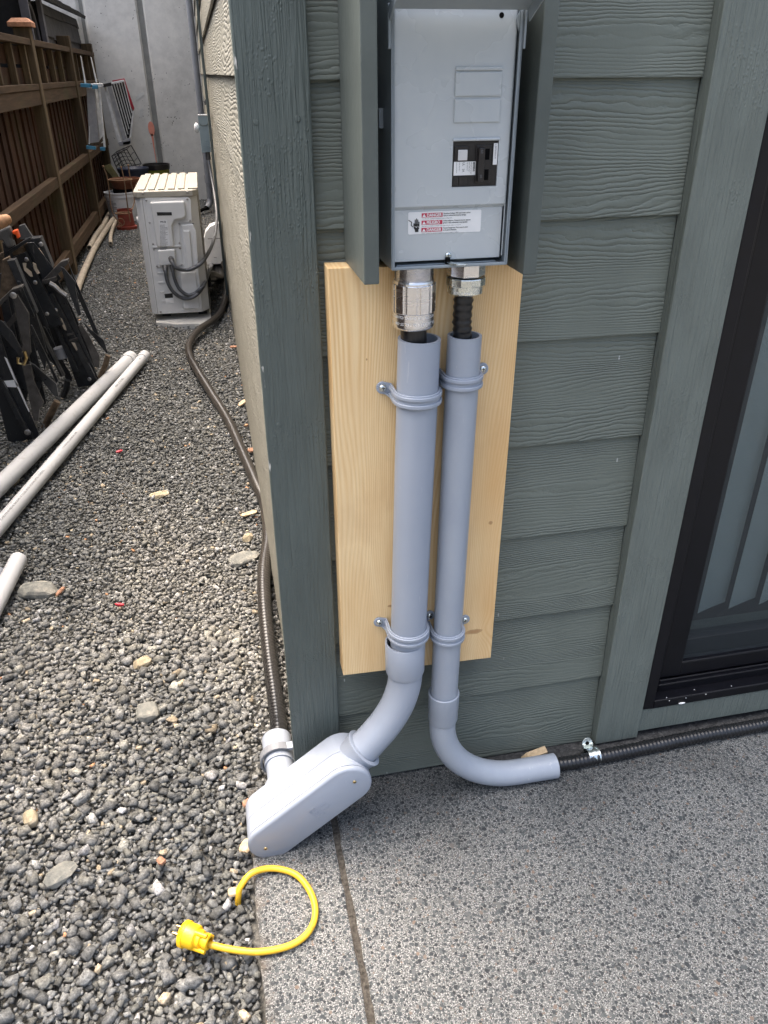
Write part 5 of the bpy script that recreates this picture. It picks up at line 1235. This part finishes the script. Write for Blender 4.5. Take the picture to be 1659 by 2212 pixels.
# stacked planters behind
pl_ = thing('planter', 'terracotta coloured plastic planter perched on the white bucket', 'planter', (bx + .06, 7.6, .3))
z0_, z1_ = pt((830, 1255), 7.6).z, pt((830, 1190), 7.6).z
cx_ = pt((830, 1200), 7.6).x
g = Geo(); g.lathe([(.0001, z0_), (.115, z0_), (.135, z1_ - .028), (.146, z1_ - .028), (.148, z1_), (.138, z1_), (.11, z0_ + .01)], (cx_, 7.62, 0), (0, 0, 1), 32); g.make('pot_shell', 'terracotta', pl_, sm=40)
g = Geo(); g.lathe([(.0001, z0_ - .075), (.125, z0_ - .075), (.128, z0_ - .002), (.0001, z0_ - .002)], (cx_, 7.62, 0), (0, 0, 1), 32); g.make('pot_insert', 'hole', pl_, sm=40)
cx_ = pt((880, 1130), 7.9).x; z1_ = pt((880, 1128), 7.9).z
g = Geo(); g.lathe([(.0001, GZ), (.11, GZ), (.150, z1_ - .02), (.158, z1_ - .02), (.158, z1_), (.148, z1_), (.10, z1_ - .05), (.0001, z1_ - .05)], (cx_, 8.05, 0), (0, 0, 1), 32); tag(g.make('planter', 'navy', None, sm=40), 'dark navy plastic pot behind the terracotta planter', 'planter')
# olive bucket with black lid
ob = thing('bucket', 'olive-yellow bucket with a black lid just behind the ivory unit', 'bucket', (-.52, 8.2, GZ))
cx_ = pt((1038, 1110), 8.2).x; z1_ = pt((1038, 1098), 8.2).z
g = Geo(); g.lathe([(.0001, GZ), (.115, GZ), (.132, z1_ - .03), (.0001, z1_ - .03)], (cx_, 8.3, 0), (0, 0, 1), 32); g.make('bucket_shell', 'olive', ob, sm=40)
g = Geo(); g.lathe([(.138, z1_ - .052), (.142, z1_ - .030), (.142, z1_), (.132, z1_), (.130, z1_ - .022), (.0001, z1_ - .022)], (cx_, 8.3, 0), (0, 0, 1), 32); g.make('bucket_lid', 'black_plastic', ob, sm=40)
# wire basket
wb_ = thing('wire_basket', 'black wire basket tipped up against the concrete wall', 'basket', (-.85, 8.5, .4))
by0 = 8.25
A0, A1, A2, A3 = pt((745, 1040), by0), pt((845, 995), by0), pt((915, 1120), by0), pt((790, 1150), by0)
back = [p + V(.03, .25, .02) for p in (A0, A1, A2, A3)]
g = Geo()
fr_ = [A0, A1, A2, A3]
for rg in (fr_, back):
    for i in range(4): g.cyl(rg[i], rg[(i + 1) % 4], .005, 6)
for i in range(4):
    for t_ in (0, .33, .66): a = fr_[i].lerp(fr_[(i + 1) % 4], t_); b = back[i].lerp(back[(i + 1) % 4], t_); g.cyl(a, b, .004, 6)
for t_ in (.2, .4, .6, .8):
    g.tube(smooth([A0.lerp(A3, t_), (A0.lerp(A3, t_) + A1.lerp(A2, t_)) / 2 + V(0, 0, .03), A1.lerp(A2, t_)], 4), .004, 6); g.cyl(A0.lerp(A1, t_), A3.lerp(A2, t_), .004, 6)
g.make('wire_frame', 'black_plastic', wb_, sm=60)
# rusty wire stand
ws = thing('wire_stand', 'rusty three-legged wire plant stand in front of the white bucket', 'plant stand', (-.85, 6.9, 0))
wy_ = 6.85; g = Geo()
tops = [pt((688, 1110), wy_), pt((808, 1115), wy_), pt((855, 1102), wy_ + .12)]
mids = [pt((718, 1200), wy_), pt((828, 1205), wy_), pt((868, 1190), wy_ + .12)]
lows = [pt((745, 1400), wy_), pt((850, 1370), wy_), pt((895, 1330), wy_ + .12)]
cc_ = [pt((790, 1480), wy_), pt((870, 1480), wy_), pt((880, 1400), wy_ + .05)]
for a, b, c, d in zip(tops, mids, lows, cc_): g.tube(smooth([a, b, c, d], 5), .0055, 8); g.sphere(a, .0095, 5)
g.make('legs', 'rust_wire', ws, sm=60)
for (pa_, rw, yy) in (((800, 1197), .105, wy_ + .05), ((820, 1420), .072, wy_ + .05)):
    c = pt(pa_, yy); g = Geo(); g.tube([(c.x + rw * math.cos(R_(a)), c.y + rw * .75 * math.sin(R_(a)), c.z) for a in range(0, 361, 15)], .0045, 8, False); g.make('hoop', 'rust_wire', ws, sm=60)
for (pa_, rw) in (((795, 1500), .02), ((805, 1480), .032)):
    c = pt(pa_, wy_); g = Geo(); g.tube([(c.x + rw * math.cos(R_(a)), c.y, c.z + rw * math.sin(R_(a))) for a in range(0, 361, 20)], .0035, 6, False); g.make('scroll', 'rust_wire', ws, sm=60)
# wood offcut leaning
q = [pt(p, 7.9) for p in ((690, 1110), (735, 1092), (800, 1190), (760, 1195))]; g = Geo(); g.prism(q, (0, .03, 0)); tag(g.make('wood_offcut', 'pale_wood', None, bevel=.002), 'dusty olive-brown plank offcut leaning beside the wire stand', 'plank')
# tan pipes along the fence
def tanpipe(pp, r, label, z=.012):
    t = [atz(px, py, z) for px, py in pp]; g = Geo(); g.pipe(smooth(t, 6), r, r - .004, 18); o = g.make('tan_pipe', 'pvc_tan', None, sm=60)
    tag(o, label, 'pipe', 'dirty tan pipes by the fence'); return o
tanpipe([(236, 462), (222, 488), (205, 512), (193, 536)], .022, 'short straight tan pipe nearest the fence foot')
tanpipe([(247, 470), (228, 498), (205, 535), (185, 578), (172, 610), (165, 632)], .023, 'longest bent tan pipe running along the fence toward the folded benches')
tanpipe([(250, 477), (243, 495), (239, 510), (239, 526)], .016, 'thin short tan pipe nearest the gravel path')

# ladders hung at the end of the fence
la = thing('step_ladder', 'aluminium work platform with blue plastic end caps hung at the fence end', 'ladder', (-1.1, 8.3, .9))
ly_ = 6.85
def lq(pts, d, name, mat, y=ly_, par=la, bev=.002): g = Geo(); g.prism([(lambda v: (v.x, y, v.z))(pt(p, y)) for p in pts], (0, -d, 0)); return g.make(name, mat, par, bevel=bev)
lq([(580, 585), (632, 585), (665, 955), (600, 955)], .05, 'deck_plate', 'lad_grey')
lq([(636, 590), (650, 590), (690, 950), (668, 955)], .03, 'deck_edge', 'ladder', ly_ + .05)
lq([(655, 590), (668, 585), (706, 980), (693, 985)], .03, 'side_rail', 'ladder', ly_ - .05)
lq([(540, 555), (610, 558), (608, 585), (542, 580)], .05, 'end_cap', 'blue_cap', ly_ - .052); lq([(615, 567), (655, 567), (655, 592), (618, 592)], .05, 'end_cap', 'blue_cap', ly_ - .052)
lq([(612, 556), (685, 556), (690, 572), (660, 586), (656, 566), (612, 566)], .05, 'top_bar', 'ladder', ly_ - .04)
lq([(578, 968), (640, 975), (642, 996), (580, 990)], .05, 'end_cap', 'blue_cap', ly_ - .052); lq([(668, 980), (703, 978), (702, 1002), (672, 1000)], .05, 'end_cap', 'blue_cap', ly_ - .052)
lq([(585, 955), (660, 945), (690, 900), (695, 930), (660, 968), (590, 968)], .03, 'foot_bar', 'old_wood', ly_ - .03)
lq([(537, 370), (543, 380), (575, 555), (566, 555)], .03, 'upper_leg', 'ladder', ly_ - .02); lq([(606, 380), (611, 385), (650, 550), (640, 550)], .03, 'upper_leg', 'ladder', ly_ + .03)
lq([(595, 840), (600, 840), (600, 960), (592, 960)], .02, 'hook_rod', 'ladder', ly_ - .06)
LBX = 1
lb2 = thing('folding_ladder', 'folded aluminium multi-rung ladder with a red end leaning on the concrete wall', 'ladder', (-.85, 8.5, .9))
ly2 = 8.45
lq([(735, 552), (825, 532), (885, 735), (868, 915), (848, 930)], .01, 'gap_backing', 'ac_coil', ly2 + .02, lb2)  # dark plate added behind the rails, standing for the shade in their gaps
for k in range(6):
    t_ = k / 5; xt = 735 + 85 * t_; xb = 845 + 32 * t_; yt = 552 - 20 * t_; yb_ = 930 - 22 * t_ * 8
    lq([(xt, yt), (xt + 8, yt), (xb + 6, yb_), (xb, yb_)], .02 + .0, 'rung_rail', 'ladder', ly2 - .015 * k, lb2)
lq([(690, 575), (706, 568), (812, 945), (790, 955)], .04, 'side_rail', 'ladder', ly2 - .06, lb2); lq([(715, 570), (740, 565), (848, 925), (820, 935)], .03, 'side_rail', 'lad_grey', ly2 + .01, lb2)
lq([(818, 528), (830, 522), (862, 620), (896, 720), (892, 738), (870, 700)], .05, 'red_end', 'red_pl', ly2 - .03, lb2); lq([(750, 536), (828, 522), (828, 530), (752, 545)], .05, 'red_end', 'red_pl', ly2 - .02, lb2)
lq([(742, 548), (826, 532), (830, 545), (748, 562)], .05, 'top_bar', 'ladder', ly2 - .09, lb2); lq([(690, 560), (745, 548), (745, 572), (692, 582)], .05, 'hinge_block', 'black_plastic', ly2 - .09, lb2)
lq([(884, 738), (896, 738), (872, 950), (860, 950)], .04, 'side_rail', 'ladder', ly2 - .03, lb2); lq([(790, 950), (870, 915), (875, 950), (865, 960), (800, 972)], .05, 'foot_block', 'lad_grey', ly2 - .08, lb2)
lq([(820, 948), (868, 938), (868, 955), (824, 962)], .04, 'foot_slot', 'hole', ly2 - .131, lb2)

# ---------------- folded workbenches against the fence
def z5(p): return (p[0] * .2430, 422.4 + p[1] * .2430)
def plate(par, pts, y, d, name, mat, bev=.0015, lean=0.0):
    g = Geo(); q = []
    for p in pts:
        s_ = z5(p); v = aty(s_[0], s_[1], y); q.append((v.x, y, v.z))
    g.prism(q, (0, d, 0)); return g.make(name, mat, par, bevel=bev)
def bar(par, pts, y0_, r, name, mat, n=8):
    g = Geo(); q = [aty(*z5(p), y0_ + i * 0) for i, p in enumerate(pts)]; g.tube(q, r, n); return g.make(name, mat, par, sm=40)
def bolt(par, p, y, r=.009, mat='steel_dull'):
    v = aty(*z5(p), y); g = Geo(); g.lathe([(r, 0), (r, .002), (r * .7, .0035), (r * .35, .0035), (r * .3, .002), (.0001, .002)], v, (0, -1, 0), 14); return g.make('bolt', mat, par, sm=40)
A = thing('folded_workbench', 'farther folded black steel workbench leaning by the fence near the tan pipe', 'workbench', (-.72, 2.6, 0), 'folded black workbenches')
ya = 2.55
plate(A, [(200, 400), (355, 375), (420, 520), (880, 1640), (870, 1680), (690, 1705), (640, 1560), (500, 1180), (330, 760)], ya, .006, 'leg_frame', 'black_steel')
plate(A, [(235, 420), (300, 415), (545, 740), (520, 760), (390, 765)], ya - .02, .008, 'jaw_beam', 'scratch_steel')
plate(A, [(120, 545), (225, 505), (345, 740), (560, 1150), (445, 1170), (290, 860)], ya - .05, .035, 'jaw_beam', 'black_steel')
plate(A, [(125, 590), (145, 580), (320, 900), (435, 1165), (420, 1195), (395, 1160)], ya - .062, .01, 'jaw_edge', 'scratch_steel')
plate(A, [(95, 495), (215, 410), (235, 430), (195, 470), (215, 510), (120, 540)], ya - .04, .05, 'jaw_board', 'old_wood')
plate(A, [(165, 270), (215, 255), (300, 385), (270, 395), (180, 390)], ya + .05, .02, 'jaw_board', 'tool_grey')
plate(A, [(215, 385), (360, 370), (440, 560), (470, 640), (420, 650), (350, 520), (300, 480)], ya + .02, .05, 'end_plate', 'black_steel')
plate(A, [(385, 745), (540, 590), (600, 572), (606, 600), (500, 720), (390, 765)], ya - .045, .045, 'step_bracket', 'grime_steel')
plate(A, [(370, 760), (495, 722), (500, 760), (395, 790)], ya - .055, .03, 'step_bracket', 'grime_steel')
plate(A, [(540, 635), (570, 650), (670, 770), (670, 830), (720, 1060), (700, 1075), (640, 930), (590, 800)], ya - .07, .012, 'folding_brace', 'scratch_steel')
plate(A, [(690, 1160), (725, 1150), (790, 1250), (885, 1430), (885, 1530), (840, 1530), (770, 1330)], ya - .07, .012, 'folding_brace', 'grime_steel')
plate(A, [(735, 1120), (800, 1190), (920, 1285), (960, 1410), (935, 1390), (780, 1200)], ya + .06, .01, 'folding_brace', 'black_steel')
plate(A, [(610, 600), (640, 680), (860, 1190), (890, 1290), (840, 1230), (690, 900)], ya + .07, .01, 'rear_bar', 'black_steel')
plate(A, [(430, 880), (470, 870), (860, 1640), (815, 1660)], ya - .03, .02, 'leg_rail', 'black_steel')
plate(A, [(325, 830), (345, 820), (700, 1560), (655, 1570)], ya - .035, .02, 'leg_rail', 'black_steel')
plate(A, [(590, 1235), (655, 1218), (660, 1232), (596, 1250)], ya - .037, .012, 'cross_slat', 'grime_steel'); plate(A, [(612, 1285), (685, 1265), (690, 1280), (618, 1300)], ya - .037, .012, 'cross_slat', 'grime_steel')
plate(A, [(380, 1170), (400, 1170), (640, 1620), (640, 1650), (600, 1690), (590, 1640)], ya + .05, .012, 'rear_bar', 'black_steel')
bar(A, [(960, 1420), (940, 1500), (885, 1625)], ya + .02, .012, 'foot_bar', 'old_wood'); bar(A, [(600, 1640), (590, 1720), (560, 1790)], ya - .1, .014, 'foot_bar', 'black_steel')
bar(A, [(440, 780), (480, 800), (530, 850), (590, 890)], ya - .06, .011, 'crank_rod', 'steel_dull'); bar(A, [(335, 470), (350, 520), (350, 495), (380, 540)], ya - .012, .008, 'chipped_hook', 'pvc_tan')
for pp in ([(200, 600), (235, 600), (230, 640), (280, 680), (290, 720), (270, 720), (215, 665)], [(290, 595), (320, 610), (330, 650), (355, 690), (330, 700), (300, 650)]): plate(A, pp, ya - .068, .003, 'chipped_patch', 'pvc_tan', 0)
plate(A, [(525, 1095), (548, 1092), (580, 1160), (590, 1200), (570, 1190)], ya - .034, .003, 'chipped_patch', 'pvc_tan', 0); plate(A, [(635, 1305), (665, 1310), (690, 1370), (680, 1380)], ya - .034, .003, 'chipped_patch', 'pvc_tan', 0)
for p in ((235, 568), (313, 772), (418, 1052), (493, 1018), (795, 1632), (365, 432)): bolt(A, p, ya - .071 if p[0] < 450 else ya - .034)
plate(A, [(300, 640), (480, 700), (640, 1000), (800, 1380), (860, 1600), (700, 1640), (560, 1300), (420, 1000)], ya + .10, .008, 'dark_backing', 'black_steel')  # black backing plates added to fill the dark gaps between bench parts
plate(A, [(560, 700), (640, 740), (700, 880), (690, 960), (620, 860)], ya + .03, .01, 'dark_backing', 'black_steel')
plate(A, [(20, 420), (120, 400), (200, 620), (120, 700), (40, 560)], ya + .09, .02, 'dark_backing', 'black_steel')
plate(A, [(250, 900), (330, 900), (520, 1420), (480, 1480), (380, 1250)], ya + .08, .012, 'dark_backing', 'black_steel')
bar(A, [(530, 1350), (560, 1440)], ya + .0, .028, 'cross_tube', 'pvc_dark', 14)
B = thing('folded_workbench', 'nearer folded black steel workbench with white scratches at the left edge', 'workbench', (-.85, 2.0, 0), 'folded black workbenches')
yb2 = 2.0
plate(B, [(-60, 1150), (0, 1240), (60, 1430), (345, 2120), (330, 2160), (130, 2200), (70, 2180), (0, 1900), (-60, 1700)], yb2, .006, 'leg_frame', 'scratch_steel')
plate(B, [(38, 1435), (62, 1450), (180, 1730), (262, 1920), (255, 1925), (150, 1700)], yb2 - .003, .002, 'white_scratch', 'white_pl', 0)
plate(B, [(20, 1650), (130, 1640), (165, 1690), (140, 1705), (40, 1700)], yb2 - .003, .002, 'white_scratch', 'white_pl', 0)
plate(B, [(0, 1620), (60, 1720), (270, 2130), (235, 2150), (0, 1690)], yb2 - .03, .02, 'leg_rail', 'black_steel')
plate(B, [(-60, 930), (0, 870), (20, 575), (75, 545), (170, 770), (180, 810), (100, 830), (0, 990)], yb2 + .05, .03, 'jaw_board', 'old_wood')
plate(B, [(60, 580), (130, 570), (215, 780), (330, 1050), (290, 1060), (170, 830)], yb2 + .03, .04, 'jaw_beam', 'black_steel')
plate(B, [(150, 760), (180, 765), (215, 860), (310, 1080), (290, 1090), (190, 880)], yb2 + .02, .01, 'jaw_edge', 'scratch_steel')
plate(B, [(-60, 990), (100, 838), (190, 808), (200, 825), (120, 860), (-60, 1040)], yb2 - .05, .045, 'step_bracket', 'grime_steel'); plate(B, [(50, 1150), (130, 1040), (150, 1100), (80, 1180)], yb2 + .02, .03, 'cross_tube', 'grime_steel')
plate(B, [(112, 900), (150, 880), (255, 1050), (262, 1200), (275, 1400), (240, 1450), (190, 1400), (200, 1330), (165, 1180)], yb2 - .07, .014, 'folding_brace', 'grime_steel')
plate(B, [(0, 1110), (30, 1130), (110, 1220), (225, 1430), (180, 1440), (60, 1290), (-20, 1200)], yb2 - .06, .012, 'folding_brace', 'scratch_steel')
plate(B, [(195, 1520), (270, 1500), (300, 1650), (390, 1850), (350, 1900), (340, 2010), (300, 2000), (240, 1720)], yb2 - .07, .014, 'folding_brace', 'grime_steel')
plate(B, [(255, 1480), (310, 1510), (500, 1680), (520, 1790), (480, 1780), (330, 1590)], yb2 + .04, .012, 'folding_brace', 'black_steel')
plate(B, [(270, 1150), (285, 1160), (520, 1650), (500, 1670)], yb2 + .10, .012, 'rear_bar', 'black_steel'); bar(B, [(510, 1830), (440, 1960), (380, 2100)], yb2 + .12, .014, 'foot_bar', 'old_wood')
plate(B, [(-60, 1150), (40, 1120), (150, 1300), (260, 1700), (220, 1900), (60, 1500), (-60, 1400)], yb2 + .10, .008, 'dark_backing', 'black_steel')
plate(B, [(170, 830), (260, 850), (350, 1150), (420, 1400), (400, 1560), (300, 1300)], yb2 + .16, .010, 'dark_backing', 'black_steel')
bar(B, [(160, 1440), (160, 1490), (215, 1500), (235, 1440), (215, 1385)], yb2 - .08, .006, 'clasp', 'brass')
bar(B, [(345, 2000), (390, 2040), (380, 2090), (350, 2070)], yb2 - .02, .003, 'wire_loop', 'tool_grey')
for p in ((118, 888), (245, 2105)): bolt(B, p, yb2 - .072, .012)
rb = random.Random(5)  # random black plates added behind both benches to thicken the dark
for par, yy, x0_, x1_, top, bot in ((A, ya + .14, 60, 620, 560, 1560), (A, ya + .17, 160, 760, 620, 1500), (B, yb2 + .2, -40, 420, 700, 1900)):
    for k in range(5):
        xa_ = x0_ + (x1_ - x0_) * k / 5 * .55; xb_ = x0_ + (x1_ - x0_) * (.45 + k / 9); w_ = rb.uniform(28, 62)
        plate(par, [(xa_, top + 40 * k), (xa_ + w_, top + 40 * k - 10), (xb_ + w_, bot - rb.uniform(0, 300)), (xb_, bot - rb.uniform(0, 200))], yy + .02 * k, .01, 'rear_bar', 'black_steel')
# more of the pair hidden behind: dark crossbars
for i, q in enumerate(([(300, 1050), (420, 1330), (560, 1600)], [(150, 1100), (120, 1300), (60, 1500)])):
    bar(B if i else A, q, 2.32 + .02 * i, .012, 'rear_bar', 'black_steel')
# bar clamp on top and a wooden handle
cl_ = thing('bar_clamp', 'grey bar clamp with a bright orange trigger resting on the folded benches', 'clamp', (-.9, 2.5, .7))
plate(cl_, [(-40, 330), (80, 275), (105, 330), (90, 370), (120, 455), (60, 470), (20, 400), (-40, 400)], 2.44, .04, 'clamp_head', 'tool_grey', .006)
plate(cl_, [(105, 318), (150, 303), (165, 345), (175, 375), (150, 388), (140, 350), (112, 345)], 2.44, .03, 'trigger', 'orange', .004)
plate(cl_, [(60, 500), (230, 390), (270, 370), (275, 395), (120, 500), (70, 545)], 2.46, .03, 'clamp_bar', 'black_steel', .003)
g = Geo(); v = aty(*z5((-60, 260)), 2.3); v2 = aty(*z5((55, 215)), 2.3); g.tube([v, v.lerp(v2, .7), v2], [.020, .024, .020], 18); g.sphere(v2, .0202, 8); tag(g.make('wooden_handle', 'handle_wood', None, sm=60), 'worn round wooden tool handle poking in above the bar clamp at the left edge', 'tool handle')
g = Geo(); q = [aty(*z5(p), 2.75) for p in ((-60, 560), (30, 500), (60, 640), (-60, 900))]; g.prism(q, (0, .05, 0)); tag(g.make('wood_block', 'old_wood', None, bevel=.003), 'grimy wood block behind the folded benches at the left edge', 'wood block')
